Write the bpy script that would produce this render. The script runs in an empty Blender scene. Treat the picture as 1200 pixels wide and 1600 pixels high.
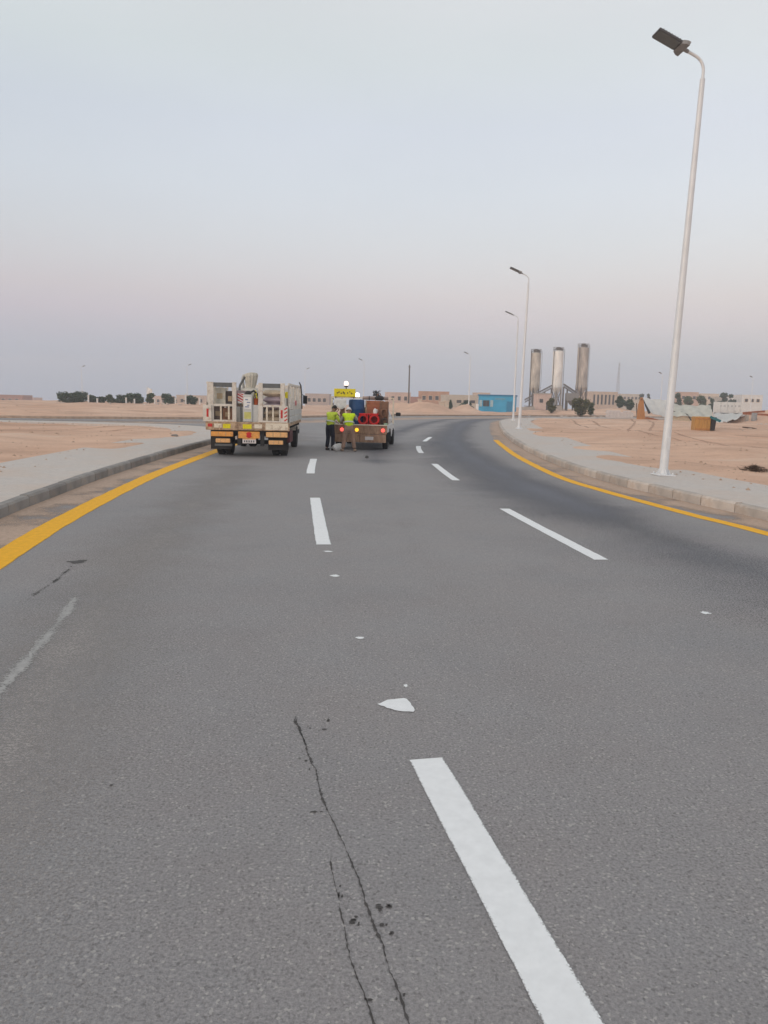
import bpy, bmesh, math, random
import numpy as np
from mathutils import Vector, Matrix, Euler

random.seed(7)
RNG = np.random.default_rng(11)
S = bpy.context.scene
COL = S.collection
R = math.radians

# ------------------------------------------------------------------ camera
CAM_H, FPX = 1.8, 1200.0
PITCH = math.atan(176 / 1200.0)
ROLL = 0.022
_c = math.sqrt(1 - ROLL * ROLL)
_u0 = Vector((0, math.sin(PITCH), math.cos(PITCH)))
C_F = Vector((0, math.cos(PITCH), -math.sin(PITCH)))
C_R = Vector((1, 0, 0)) * _c + _u0 * ROLL
C_U = Vector((-1, 0, 0)) * ROLL + _u0 * _c
cam = bpy.data.cameras.new('camera')
cam.sensor_fit = 'VERTICAL'; cam.sensor_height = 24; cam.lens = 18.0
cam.clip_start = 0.05; cam.clip_end = 9000
cam_o = bpy.data.objects.new('camera', cam); COL.objects.link(cam_o)
m = Matrix.Identity(4)
for i, v in enumerate((C_R, C_U, -C_F)):
    m[0][i], m[1][i], m[2][i] = v
m[2][3] = CAM_H
cam_o.matrix_world = m
S.camera = cam_o


def ground_at(px, py, z=0.0):
    """photo pixel (1200x1600) -> the point of the plane z that it shows"""
    d = C_R * ((px - 600) / FPX) - C_U * ((py - 800) / FPX) + C_F
    return Vector((0, 0, CAM_H)) + d * ((z - CAM_H) / d.z)


def depth_at(px, py, Y):
    """photo pixel -> the point Y metres ahead"""
    d = C_R * ((px - 600) / FPX) - C_U * ((py - 800) / FPX) + C_F
    return Vector((0, 0, CAM_H)) + d * (Y / d.y)


# ------------------------------------------------------------------ sky, sun, exposure
SUN_AZ, SUN_EL = 222.0, 4.0
world = bpy.data.worlds.new('World'); S.world = world; world.use_nodes = True
nt = world.node_tree; nt.nodes.clear()
wo = nt.nodes.new('ShaderNodeOutputWorld')
addw = nt.nodes.new('ShaderNodeAddShader')
bgA = nt.nodes.new('ShaderNodeBackground'); bgB = nt.nodes.new('ShaderNodeBackground')
sky = nt.nodes.new('ShaderNodeTexSky'); sky.sky_type = 'NISHITA'; sky.sun_disc = False
sky.sun_elevation = R(SUN_EL); sky.sun_rotation = R(SUN_AZ)
sky.air_density = 1.0; sky.dust_density = 2.0; sky.ozone_density = 1.5
nt.links.new(sky.outputs[0], bgA.inputs[0]); bgA.inputs[1].default_value = 0.14
tc = nt.nodes.new('ShaderNodeTexCoord'); sx = nt.nodes.new('ShaderNodeSeparateXYZ')
nt.links.new(tc.outputs['Generated'], sx.inputs[0])
ramp = nt.nodes.new('ShaderNodeValToRGB'); ramp.color_ramp.interpolation = 'LINEAR'


def lin(r, g, b):
    f = lambda c: (c / 255 / 12.92) if c / 255 <= 0.04045 else ((c / 255 + 0.055) / 1.055) ** 2.4
    return (f(r), f(g), f(b))


# twilight dome opposite the set sun: blue-grey base, mauve belt, pale blue-grey above
SKY = [(0.0, (121, 159, 192)), (0.0195, (121, 159, 192)), (0.0437, (124, 153, 191)), (0.0716, (151, 150, 181)), (0.0991, (172, 155, 177)), (0.1262, (182, 163, 174)), (0.1565, (186, 173, 179)), (0.1898, (188, 180, 184)), (0.2465, (191, 187, 191)), (0.3126, (191, 188, 192)), (0.3731, (195, 193, 189)), (0.4253, (200, 196, 191)), (0.62, (200, 196, 191)), (0.8, (200, 196, 191)), (1.0, (196, 192, 187))]
els = ramp.color_ramp.elements
els[0].position, els[0].color = SKY[0][0], (*lin(*SKY[0][1]), 1)
els[1].position, els[1].color = SKY[-1][0], (*lin(*SKY[-1][1]), 1)
for p, c in SKY[1:-1]:
    e = els.new(p); e.color = (*lin(*c), 1)
# slight unevenness of thin high cloud
wn = nt.nodes.new('ShaderNodeTexNoise'); wn.inputs['Scale'].default_value = 1.6; wn.inputs['Detail'].default_value = 4
wmap = nt.nodes.new('ShaderNodeMapping'); wmap.inputs['Scale'].default_value = (1, 1, 3.0)
nt.links.new(tc.outputs['Generated'], wmap.inputs[0]); nt.links.new(wmap.outputs[0], wn.inputs['Vector'])
wr = nt.nodes.new('ShaderNodeMapRange'); wr.inputs[1].default_value = 0.3; wr.inputs[2].default_value = 0.7
wr.inputs[3].default_value = 0.95; wr.inputs[4].default_value = 1.045
nt.links.new(wn.outputs[0], wr.inputs[0])
wm = nt.nodes.new('ShaderNodeMix'); wm.data_type = 'RGBA'; wm.blend_type = 'MULTIPLY'; wm.inputs[0].default_value = 1
nt.links.new(sx.outputs[2], ramp.inputs[0]); nt.links.new(ramp.outputs[0], wm.inputs[6]); nt.links.new(wr.outputs[0], wm.inputs[7])
tf = nt.nodes.new('ShaderNodeMapRange'); tf.inputs[1].default_value = -0.43; tf.inputs[2].default_value = 0.43
nt.links.new(sx.outputs[0], tf.inputs[0])
tint = nt.nodes.new('ShaderNodeMix'); tint.data_type = 'RGBA'; tint.inputs[6].default_value = (0.945, 0.995, 1.02, 1); tint.inputs[7].default_value = (1.02, 0.98, 0.955, 1)
nt.links.new(tf.outputs[0], tint.inputs[0])
wt2 = nt.nodes.new('ShaderNodeMix'); wt2.data_type = 'RGBA'; wt2.blend_type = 'MULTIPLY'; wt2.inputs[0].default_value = 1
nt.links.new(wm.outputs[2], wt2.inputs[6]); nt.links.new(tint.outputs[2], wt2.inputs[7])
nt.links.new(wt2.outputs[2], bgB.inputs[0]); bgB.inputs[1].default_value = 1.0
nt.links.new(bgA.outputs[0], addw.inputs[0]); nt.links.new(bgB.outputs[0], addw.inputs[1])
nt.links.new(addw.outputs[0], wo.inputs[0])

sun = bpy.data.lights.new('sun', 'SUN'); sun.energy = 0.9; sun.angle = R(28); sun.color = (1.0, 0.90, 0.84)
sun_o = bpy.data.objects.new('sun', sun); COL.objects.link(sun_o)
_el = R(14)
_sd = Vector((math.sin(R(SUN_AZ)) * math.cos(_el), math.cos(R(SUN_AZ)) * math.cos(_el), math.sin(_el)))
sun_o.rotation_euler = (-_sd).to_track_quat('-Z', 'Y').to_euler()
sun_o.location = (-20, -20, 30)

S.view_settings.view_transform = 'Standard'; S.view_settings.look = 'None'
S.view_settings.exposure = 0.1; S.view_settings.gamma = 1.0; S.view_settings.use_curve_mapping = False
S.render.engine = 'CYCLES'
S.cycles.use_denoising = True
S.cycles.max_bounces = 6; S.cycles.volume_bounces = 1
S.cycles.transparent_max_bounces = 16
S.render.film_transparent = False

# ------------------------------------------------------------------ materials
MATS = {}


def mat(name, col, rough=0.7, metal=0.0, var=0.25, scale=6.0, bump=0.0, bscale=40.0, dirt=None, dirt_amt=0.0,
        dirt_scale=3.0, emit=None, estr=0.0, spec=0.3, stretch=(1, 1, 1), each=0.0):
    if name in MATS: return MATS[name]
    M = bpy.data.materials.new(name); M.use_nodes = True
    t = M.node_tree; n = t.nodes; b = n['Principled BSDF']
    b.inputs['Roughness'].default_value = rough; b.inputs['Metallic'].default_value = metal
    b.inputs['Specular IOR Level'].default_value = spec
    co = n.new('ShaderNodeTexCoord'); mp = n.new('ShaderNodeMapping'); mp.inputs['Scale'].default_value = stretch
    t.links.new(co.outputs['Object'], mp.inputs[0])
    nz = n.new('ShaderNodeTexNoise'); nz.inputs['Scale'].default_value = scale; nz.inputs['Detail'].default_value = 5
    nz.inputs['Roughness'].default_value = 0.65
    t.links.new(mp.outputs[0], nz.inputs['Vector'])
    mr = n.new('ShaderNodeMapRange'); mr.inputs[1].default_value = 0.3; mr.inputs[2].default_value = 0.7
    mr.inputs[3].default_value = 1 - var; mr.inputs[4].default_value = 1 + var * 0.6
    t.links.new(nz.outputs[0], mr.inputs[0])
    mx = n.new('ShaderNodeMix'); mx.data_type = 'RGBA'; mx.blend_type = 'MULTIPLY'; mx.inputs[0].default_value = 1
    mx.inputs[6].default_value = (*col, 1); t.links.new(mr.outputs[0], mx.inputs[7])
    out = mx.outputs[2]
    if dirt:
        n2 = n.new('ShaderNodeTexNoise'); n2.inputs['Scale'].default_value = dirt_scale; n2.inputs['Detail'].default_value = 6
        n2.inputs['Roughness'].default_value = 0.7
        t.links.new(mp.outputs[0], n2.inputs['Vector'])
        r2 = n.new('ShaderNodeMapRange'); r2.inputs[1].default_value = 0.62 - dirt_amt * 0.35
        r2.inputs[2].default_value = 0.78 - dirt_amt * 0.2
        t.links.new(n2.outputs[0], r2.inputs[0])
        m2 = n.new('ShaderNodeMix'); m2.data_type = 'RGBA'
        t.links.new(r2.outputs[0], m2.inputs[0]); t.links.new(out, m2.inputs[6]); m2.inputs[7].default_value = (*dirt, 1)
        out = m2.outputs[2]
    if each:
        oi = n.new('ShaderNodeObjectInfo'); e1 = n.new('ShaderNodeMapRange'); e1.inputs[3].default_value = 1 - each; e1.inputs[4].default_value = 1 + each
        t.links.new(oi.outputs['Random'], e1.inputs[0]); e2 = n.new('ShaderNodeMix'); e2.data_type = 'RGBA'; e2.blend_type = 'MULTIPLY'; e2.inputs[0].default_value = 1
        t.links.new(out, e2.inputs[6]); t.links.new(e1.outputs[0], e2.inputs[7]); out = e2.outputs[2]
    t.links.new(out, b.inputs['Base Color'])
    if bump:
        n3 = n.new('ShaderNodeTexNoise'); n3.inputs['Scale'].default_value = bscale; n3.inputs['Detail'].default_value = 4
        t.links.new(mp.outputs[0], n3.inputs['Vector'])
        bp = n.new('ShaderNodeBump'); bp.inputs['Strength'].default_value = bump; bp.inputs['Distance'].default_value = 0.02
        t.links.new(n3.outputs[0], bp.inputs['Height']); t.links.new(bp.outputs[0], b.inputs['Normal'])
    if emit:
        b.inputs['Emission Color'].default_value = (*emit, 1); b.inputs['Emission Strength'].default_value = estr
    MATS[name] = M
    return M


def N(t, kind, **kw):
    n = t.nodes.new(kind)
    for k, v in kw.items():
        if k.startswith('i_'):
            key = k[2:].replace('_', ' ')
            n.inputs[int(key) if key.isdigit() else key].default_value = v
        else: setattr(n, k, v)
    return n


def mixc(t, fac, a, b, blend='MIX'):
    n = t.nodes.new('ShaderNodeMix'); n.data_type = 'RGBA'; n.blend_type = blend
    for sock, v in ((n.inputs[0], fac), (n.inputs[6], a), (n.inputs[7], b)):
        if hasattr(v, 'is_output') or isinstance(v, bpy.types.NodeSocket): t.links.new(v, sock)
        elif isinstance(v, (int, float)): sock.default_value = v
        else: sock.default_value = (*v, 1)
    return n.outputs[2]


def rng(t, src, a, b, c=0.0, d=1.0):
    n = t.nodes.new('ShaderNodeMapRange')
    for i, v in enumerate((a, b, c, d)): n.inputs[i + 1].default_value = v
    t.links.new(src, n.inputs[0]); return n.outputs[0]


def asphalt_material():
    M = bpy.data.materials.new('asphalt'); M.use_nodes = True; t = M.node_tree; b = t.nodes['Principled BSDF']
    co = N(t, 'ShaderNodeTexCoord')

    def noise(scale, detail=4, rough=0.6):
        n = N(t, 'ShaderNodeTexNoise', i_Scale=scale, i_Detail=detail, i_Roughness=rough)
        t.links.new(co.outputs['Object'], n.inputs['Vector']); return n.outputs[0]
    big = noise(0.16, 4, 0.55); mid = noise(1.3, 5, 0.6); fine = noise(75, 3, 0.7); tiny = noise(190, 2, 0.6)
    v = N(t, 'ShaderNodeTexVoronoi', i_Scale=105.0); t.links.new(co.outputs['Object'], v.inputs['Vector'])
    c = mixc(t, rng(t, big, 0.35, 0.65), (0.250, 0.238, 0.242), (0.284, 0.272, 0.276))
    c = mixc(t, rng(t, mid, 0.35, 0.7, 0, 0.5), c, (0.258, 0.266, 0.280))
    c = mixc(t, rng(t, fine, 0.45, 0.75, 0, 0.54), c, (0.48, 0.465, 0.46))
    c = mixc(t, rng(t, fine, 0.48, 0.28, 0, 0.5), c, (0.11, 0.106, 0.107))
    c = mixc(t, rng(t, tiny, 0.55, 0.8, 0, 0.6), c, (0.5, 0.48, 0.47))
    blot_ = noise(0.55, 3, 0.5); blot2 = noise(0.8, 4, 0.55)
    c = mixc(t, rng(t, blot_, 0.52, 0.72, 0, 0.28), c, (0.215, 0.228, 0.245))
    mpx = N(t, 'ShaderNodeMapping', i_Location=(31.0, 7.0, 0.0)); t.links.new(co.outputs['Object'], mpx.inputs[0])
    nb = N(t, 'ShaderNodeTexNoise', i_Scale=0.42, i_Detail=4.0); t.links.new(mpx.outputs[0], nb.inputs['Vector'])
    c = mixc(t, rng(t, nb.outputs[0], 0.52, 0.74, 0, 0.4), c, (0.292, 0.272, 0.266))
    c = mixc(t, rng(t, blot2, 0.46, 0.3, 0, 0.2), c, (0.20, 0.196, 0.20))
    # scattered pale stones among the binder
    sep = N(t, 'ShaderNodeSeparateColor'); t.links.new(v.outputs['Color'], sep.inputs[0])
    c = mixc(t, rng(t, sep.outputs[0], 0.93, 0.97, 0, 0.5), c, (0.52, 0.50, 0.48))
    c = mixc(t, rng(t, sep.outputs[1], 0.9, 0.97, 0, 0.42), c, (0.1, 0.096, 0.096))
    t.links.new(c, b.inputs['Base Color'])
    b.inputs['Roughness'].default_value = 0.78; b.inputs['Specular IOR Level'].default_value = 0.3
    bp = N(t, 'ShaderNodeBump', i_Strength=0.6, i_Distance=0.01)
    t.links.new(fine, bp.inputs['Height']); t.links.new(bp.outputs[0], b.inputs['Normal'])
    return M


def sand_material():
    M = bpy.data.materials.new('sand'); M.use_nodes = True; t = M.node_tree; b = t.nodes['Principled BSDF']
    co = N(t, 'ShaderNodeTexCoord')

    def noise(scale, detail=4, rough=0.6, st=(1, 1, 1)):
        mp = N(t, 'ShaderNodeMapping', i_Scale=st); t.links.new(co.outputs['Object'], mp.inputs[0])
        n = N(t, 'ShaderNodeTexNoise', i_Scale=scale, i_Detail=detail, i_Roughness=rough)
        t.links.new(mp.outputs[0], n.inputs['Vector']); return n.outputs[0]
    big = noise(0.06, 5, 0.6, (1, 0.6, 1)); mid = noise(0.5, 5, 0.65, (0.7, 1.2, 1)); fine = noise(9, 5, 0.7)
    c = mixc(t, rng(t, big, 0.35, 0.65), (0.66, 0.42, 0.30), (0.76, 0.545, 0.415))
    c = mixc(t, rng(t, mid, 0.4, 0.7, 0, 0.7), c, (0.52, 0.34, 0.25))
    c = mixc(t, rng(t, fine, 0.5, 0.75, 0, 0.45), c, (0.76, 0.53, 0.37))
    c = mixc(t, rng(t, fine, 0.42, 0.25, 0, 0.6), c, (0.34, 0.22, 0.15))
    pat = noise(0.16, 6, 0.7, (0.6, 1.6, 1))
    c = mixc(t, rng(t, pat, 0.5, 0.68, 0, 0.9), c, (0.46, 0.305, 0.225))
    c = mixc(t, rng(t, pat, 0.44, 0.3, 0, 0.7), c, (0.74, 0.60, 0.49))
    t.links.new(c, b.inputs['Base Color']); b.inputs['Roughness'].default_value = 0.95
    b.inputs['Specular IOR Level'].default_value = 0.1
    bp = N(t, 'ShaderNodeBump', i_Strength=0.6, i_Distance=0.05)
    t.links.new(fine, bp.inputs['Height']); t.links.new(bp.outputs[0], b.inputs['Normal'])
    return M


def paver_material():
    M = bpy.data.materials.new('pavers'); M.use_nodes = True; t = M.node_tree; b = t.nodes['Principled BSDF']
    co = N(t, 'ShaderNodeTexCoord')
    br = N(t, 'ShaderNodeTexBrick', i_Scale=5.0, i_Color1=(0.62, 0.58, 0.545, 1), i_Color2=(0.54, 0.505, 0.475, 1), i_Mortar=(0.38, 0.34, 0.305, 1))
    br.inputs['Mortar Size'].default_value = 0.012
    t.links.new(co.outputs['Object'], br.inputs['Vector'])
    n1 = N(t, 'ShaderNodeTexNoise', i_Scale=0.55, i_Detail=6.0, i_Roughness=0.65); t.links.new(co.outputs['Object'], n1.inputs['Vector'])
    n2 = N(t, 'ShaderNodeTexNoise', i_Scale=12.0, i_Detail=5.0); t.links.new(co.outputs['Object'], n2.inputs['Vector'])
    c = mixc(t, rng(t, n1.outputs[0], 0.45, 0.68, 0, 0.6), br.outputs[0], (0.58, 0.47, 0.39))
    c = mixc(t, rng(t, n2.outputs[0], 0.5, 0.8, 0, 0.5), c, (0.68, 0.58, 0.50))
    t.links.new(c, b.inputs['Base Color']); b.inputs['Roughness'].default_value = 0.9
    bp = N(t, 'ShaderNodeBump', i_Strength=0.3, i_Distance=0.01)
    t.links.new(br.outputs['Fac'], bp.inputs['Height']); bp.invert = True
    t.links.new(bp.outputs[0], b.inputs['Normal'])
    return M


def veil_material(name, col, amount, scale, rough=0.9, grain=55.0, soft=0.06, var=0.2, patch=0.5):
    """thin layer (dust, paint, stain) lying in grains: cover follows the mesh attribute 'cover', patchy noise and fine grain"""
    M = bpy.data.materials.new(name); M.use_nodes = True; t = M.node_tree; b = t.nodes['Principled BSDF']
    co = N(t, 'ShaderNodeTexCoord'); n = N(t, 'ShaderNodeTexNoise', i_Scale=scale, i_Detail=5.0, i_Roughness=0.6)
    t.links.new(co.outputs['Object'], n.inputs['Vector'])
    a = N(t, 'ShaderNodeAttribute', attribute_name='cover')
    g = N(t, 'ShaderNodeTexNoise', i_Scale=grain, i_Detail=4.0, i_Roughness=0.75); t.links.new(co.outputs['Object'], g.inputs['Vector'])
    # patch in 0..1 raised by cover, then thresholded by the grain
    p = rng(t, n.outputs[0], 0.3, 0.7, -patch, patch)
    k = N(t, 'ShaderNodeMath', operation='ADD'); t.links.new(p, k.inputs[0]); t.links.new(a.outputs['Fac'], k.inputs[1])
    gg = rng(t, g.outputs[0], 0.3, 0.7, 1.0, 0.0)
    d = N(t, 'ShaderNodeMath', operation='SUBTRACT'); t.links.new(k.outputs[0], d.inputs[0]); t.links.new(gg, d.inputs[1])
    al = rng(t, d.outputs[0], -soft, soft, 0, amount)
    n2 = N(t, 'ShaderNodeTexNoise', i_Scale=14.0, i_Detail=6.0, i_Roughness=0.7); t.links.new(co.outputs['Object'], n2.inputs['Vector'])
    c = mixc(t, rng(t, n2.outputs[0], 0.3, 0.7), tuple(v * (1 - var) for v in col), tuple(min(1, v * (1 + var * .7)) for v in col))
    t.links.new(c, b.inputs['Base Color']); b.inputs['Roughness'].default_value = rough
    b.inputs['Specular IOR Level'].default_value = 0.2
    t.links.new(al, b.inputs['Alpha'])
    return M


ASPHALT = asphalt_material(); SAND = sand_material(); PAVERS = paver_material()
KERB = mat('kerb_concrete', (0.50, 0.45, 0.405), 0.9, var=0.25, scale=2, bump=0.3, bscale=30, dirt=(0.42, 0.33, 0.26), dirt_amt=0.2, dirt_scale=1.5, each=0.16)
KERB_SHADED = mat('shaded_kerb_concrete', (0.26, 0.25, 0.238), 0.9, var=0.25, scale=2, bump=0.3, bscale=30, dirt=(0.32, 0.26, 0.21), dirt_amt=0.12, dirt_scale=1.5, each=0.16)  # left kerb: shade on its road face is put into a darker concrete colour
KERB_SANDY = mat('sandy_kerb_concrete', (0.46, 0.34, 0.26), 0.9, var=0.25, scale=2)
WHITE_PAINT = mat('white_road_paint', (0.74, 0.77, 0.80), 0.6, var=0.10, scale=9, bump=0.15, bscale=120, dirt=(0.45, 0.45, 0.45), dirt_amt=0.02, dirt_scale=40)
YELLOW_PAINT = mat('yellow_road_paint', (0.88, 0.45, 0.008), 0.65, var=0.16, scale=5, bump=0.15, bscale=120, dirt=(0.50, 0.33, 0.10), dirt_amt=0.08, dirt_scale=18)
TAR = mat('tar', (0.08, 0.075, 0.073), 0.7, var=0.3, scale=30)
GALV = mat('galvanised_steel', (0.72, 0.74, 0.76), 0.5, 0.1, var=0.1, scale=2, spec=0.5)
LAMP_DARK = mat('lamp_casting', (0.10, 0.10, 0.105), 0.5, 0.2, var=0.2)
LAMP_GREY = mat('lamp_collar', (0.28, 0.275, 0.275), 0.5, 0.2, var=0.2)
LENS = mat('lamp_lens', (0.16, 0.17, 0.17), 0.25, var=0.1)
CREAM = mat('cream_truck_paint', (0.74, 0.67, 0.55), 0.55, var=0.15, scale=4, dirt=(0.33, 0.21, 0.13), dirt_amt=0.22, dirt_scale=5)
WHITE_METAL = mat('white_truck_paint', (0.68, 0.64, 0.58), 0.5, var=0.15, scale=4, dirt=(0.40, 0.30, 0.22), dirt_amt=0.3, dirt_scale=5)
RUSTY = mat('rusty_beige', (0.52, 0.38, 0.26), 0.75, var=0.35, scale=5, dirt=(0.16, 0.085, 0.05), dirt_amt=0.5, dirt_scale=6)
RUBBER = mat('rubber', (0.022, 0.021, 0.021), 0.85, var=0.3, scale=8)
BLACK = mat('black_metal', (0.03, 0.03, 0.032), 0.6, var=0.3)
DKGREY = mat('dark_grey_panel', (0.13, 0.14, 0.145), 0.6, var=0.25)
RIM = mat('wheel_rim', (0.4, 0.38, 0.36), 0.5, 0.4, var=0.3, dirt=(0.2, 0.14, 0.1), dirt_amt=0.3)
AMBER = mat('amber_lens', (0.80, 0.36, 0.08), 0.4, var=0.2, scale=12, spec=0.5, dirt=(0.45, 0.24, 0.12), dirt_amt=0.2, dirt_scale=8)
AMBER_PALE = mat('pale_amber_lens', (0.80, 0.46, 0.20), 0.4, var=0.2, scale=12, dirt=(0.5, 0.3, 0.18), dirt_amt=0.2, dirt_scale=8)
REDLENS = mat('red_lens', (0.55, 0.03, 0.025), 0.35, var=0.2, spec=0.5)
REFLEX_Y = mat('yellow_reflector', (0.75, 0.66, 0.02), 0.4, var=0.15, scale=20)
RED = mat('red_paint', (0.60, 0.03, 0.03), 0.5, var=0.2)
WHITE = mat('white_plain', (0.76, 0.76, 0.75), 0.6, var=0.08)
PLATE = mat('plate_white', (0.66, 0.62, 0.62), 0.5, var=0.1)
GLASS = mat('window_glass', (0.04, 0.05, 0.055), 0.08, var=0.1, spec=0.6)
SILVER = mat('silver_paint', (0.66, 0.66, 0.66), 0.4, 0.1, var=0.1, dirt=(0.4, 0.33, 0.27), dirt_amt=0.15)
GREYBOX = mat('grey_cabinet', (0.55, 0.56, 0.55), 0.55, var=0.12, dirt=(0.35, 0.32, 0.3), dirt_amt=0.15)
BLUE_DRUM = mat('blue_plastic', (0.018, 0.07, 0.19), 0.45, var=0.25, scale=5, dirt=(0.10, 0.14, 0.2), dirt_amt=0.2)
RED_PLASTIC = mat('red_plastic', (0.62, 0.02, 0.02), 0.4, var=0.2, scale=5)
TAILGATE = mat('dusty_brown_panel', (0.40, 0.26, 0.18), 0.8, var=0.35, scale=5, stretch=(1.6, 1, .5), dirt=(0.20, 0.115, 0.075), dirt_amt=0.45, dirt_scale=6)
BROWN = mat('brown_cargo', (0.24, 0.13, 0.085), 0.8, var=0.35, scale=5)
RUSTRED = mat('rust_red_cargo', (0.42, 0.16, 0.085), 0.75, var=0.3, scale=6, dirt=(0.22, 0.10, 0.07), dirt_amt=0.3)
CARD = mat('cardboard', (0.46, 0.36, 0.24), 0.85, var=0.2)
BEIGE_SACK = mat('beige_sack', (0.58, 0.48, 0.36), 0.85, var=0.2, bump=0.3)
MAUVE_SACK = mat('mauve_sack', (0.40, 0.33, 0.38), 0.85, var=0.2, bump=0.3)
YELLOW_SIGN = mat('yellow_sign', (0.78, 0.66, 0.02), 0.45, var=0.12)
DARK_MARK = mat('dark_mark', (0.09, 0.08, 0.04), 0.6, var=0.2)
BLUE_MARK = mat('blue_mark', (0.10, 0.16, 0.32), 0.6, var=0.2)
TEAL = mat('teal_paint', (0.03, 0.16, 0.19), 0.6, var=0.25)
GREENISH = mat('pale_green', (0.35, 0.5, 0.36), 0.7, var=0.2)
HIVIS = mat('hivis_vest', (0.62, 0.84, 0.012), 0.7, var=0.25, scale=9)
HIVIS2 = mat('hivis_vest_faded', (0.62, 0.76, 0.07), 0.75, var=0.3, scale=9)
REFLECT = mat('reflective_tape', (0.62, 0.64, 0.60), 0.35, var=0.1)
NAVY = mat('navy_trousers', (0.018, 0.02, 0.035), 0.85, var=0.3)
KHAKI = mat('khaki_trousers', (0.34, 0.22, 0.165), 0.85, var=0.3)
SKIN = mat('skin', (0.30, 0.17, 0.11), 0.6, var=0.12)
HAIR = mat('hair', (0.02, 0.016, 0.013), 0.7, var=0.3)
CAPW = mat('white_cap', (0.72, 0.71, 0.70), 0.8, var=0.1)
SLEEVE = mat('grey_sleeve', (0.38, 0.36, 0.33), 0.85, var=0.2)
SHOE = mat('shoe', (0.05, 0.04, 0.035), 0.7, var=0.3)
SHOE_TAN = mat('tan_shoe', (0.36, 0.27, 0.2), 0.8, var=0.3)
BLUE_WALL = mat('blue_wall', (0.05, 0.36, 0.60), 0.75, var=0.16, scale=0.8, dirt=(0.16, 0.36, 0.48), dirt_amt=0.18, dirt_scale=0.6)
CONC = mat('concrete', (0.42, 0.385, 0.345), 0.9, var=0.25, scale=0.6, dirt=(0.25, 0.22, 0.19), dirt_amt=0.3, dirt_scale=0.5)
SILO_GREY = mat('silo_grey', (0.57, 0.53, 0.47), 0.95, spec=0.08, var=0.3, scale=0.7, stretch=(1.3, 1.3, 0.28), dirt=(0.31, 0.285, 0.26), dirt_amt=0.4, dirt_scale=0.8)
SILO_DARK = mat('silo_dark', (0.53, 0.48, 0.43), 0.95, spec=0.08, var=0.35, scale=0.7, stretch=(1.3, 1.3, 0.28), dirt=(0.25, 0.23, 0.22), dirt_amt=0.5, dirt_scale=0.8)
SILO_WHITE = mat('silo_white', (0.84, 0.835, 0.81), 0.95, spec=0.08, var=0.15, scale=0.7, stretch=(1.3, 1.3, 0.28), dirt=(0.52, 0.50, 0.48), dirt_amt=0.25, dirt_scale=0.8)
STEEL_D = mat('dark_steel', (0.15, 0.135, 0.125), 0.7, 0.2, var=0.3, scale=1.5)
PINKWALL = mat('pink_plaster', (0.60, 0.46, 0.40), 0.9, var=0.15, scale=0.3)
BROWNWALL = mat('brown_brick_wall', (0.47, 0.28, 0.19), 0.9, var=0.25, scale=0.5)
TANWALL = mat('tan_plaster', (0.53, 0.42, 0.34), 0.9, var=0.2, scale=0.3)
BEIGEWALL = mat('beige_plaster', (0.50, 0.45, 0.385), 0.9, var=0.15, scale=0.3)
CREAMWALL = mat('cream_plaster', (0.62, 0.52, 0.42), 0.9, var=0.15, scale=0.6)
WHITEWALL = mat('white_wall', (0.68, 0.675, 0.66), 0.85, var=0.12, scale=0.6, dirt=(0.45, 0.42, 0.38), dirt_amt=0.2, dirt_scale=0.7)
REDWALL = mat('red_brick_wall', (0.36, 0.20, 0.16), 0.9, var=0.2, scale=0.3)
SHADEWIN = mat('dark_opening', (0.05, 0.05, 0.055), 0.5, var=0.2)
TARP_W = mat('white_tarpaulin', (0.60, 0.61, 0.60), 0.7, var=0.1, scale=1.5, bump=0.3, bscale=3)
TARP_G = mat('grey_green_tarpaulin', (0.50, 0.51, 0.465), 0.75, var=0.15, scale=1.5, bump=0.4, bscale=3)
PLY = mat('orange_plywood', (0.47, 0.22, 0.085), 0.8, var=0.25, scale=3, stretch=(6, 6, 0.6))
PLY2 = mat('ochre_plywood', (0.50, 0.27, 0.085), 0.8, var=0.25, scale=3, stretch=(6, 6, 0.6))
BLOCKW = mat('white_block', (0.62, 0.56, 0.54), 0.9, var=0.2, scale=2)
WOOD = mat('bark', (0.12, 0.08, 0.055), 0.9, var=0.3, scale=6)
TWIG = mat('dry_twig', (0.10, 0.065, 0.045), 0.9, var=0.4, scale=8)
STONE = mat('stone', (0.44, 0.32, 0.24), 0.95, var=0.3, scale=5)


def leaf_mat(name, c1, c2):
    M = bpy.data.materials.new(name); M.use_nodes = True; t = M.node_tree; b = t.nodes['Principled BSDF']
    g = N(t, 'ShaderNodeNewGeometry')
    c = mixc(t, g.outputs['Random Per Island'], c1, c2)
    t.links.new(c, b.inputs['Base Color']); b.inputs['Roughness'].default_value = 0.7
    b.inputs['Specular IOR Level'].default_value = 0.2
    return M


LEAF_DARK = leaf_mat('dark_leaves', (0.025, 0.055, 0.03), (0.05, 0.085, 0.04))
LEAF_OLIVE = leaf_mat('olive_leaves', (0.05, 0.06, 0.02), (0.11, 0.10, 0.035))
LEAF_MID = leaf_mat('green_leaves', (0.04, 0.075, 0.03), (0.085, 0.11, 0.045))

# ------------------------------------------------------------------ mesh helpers


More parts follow.
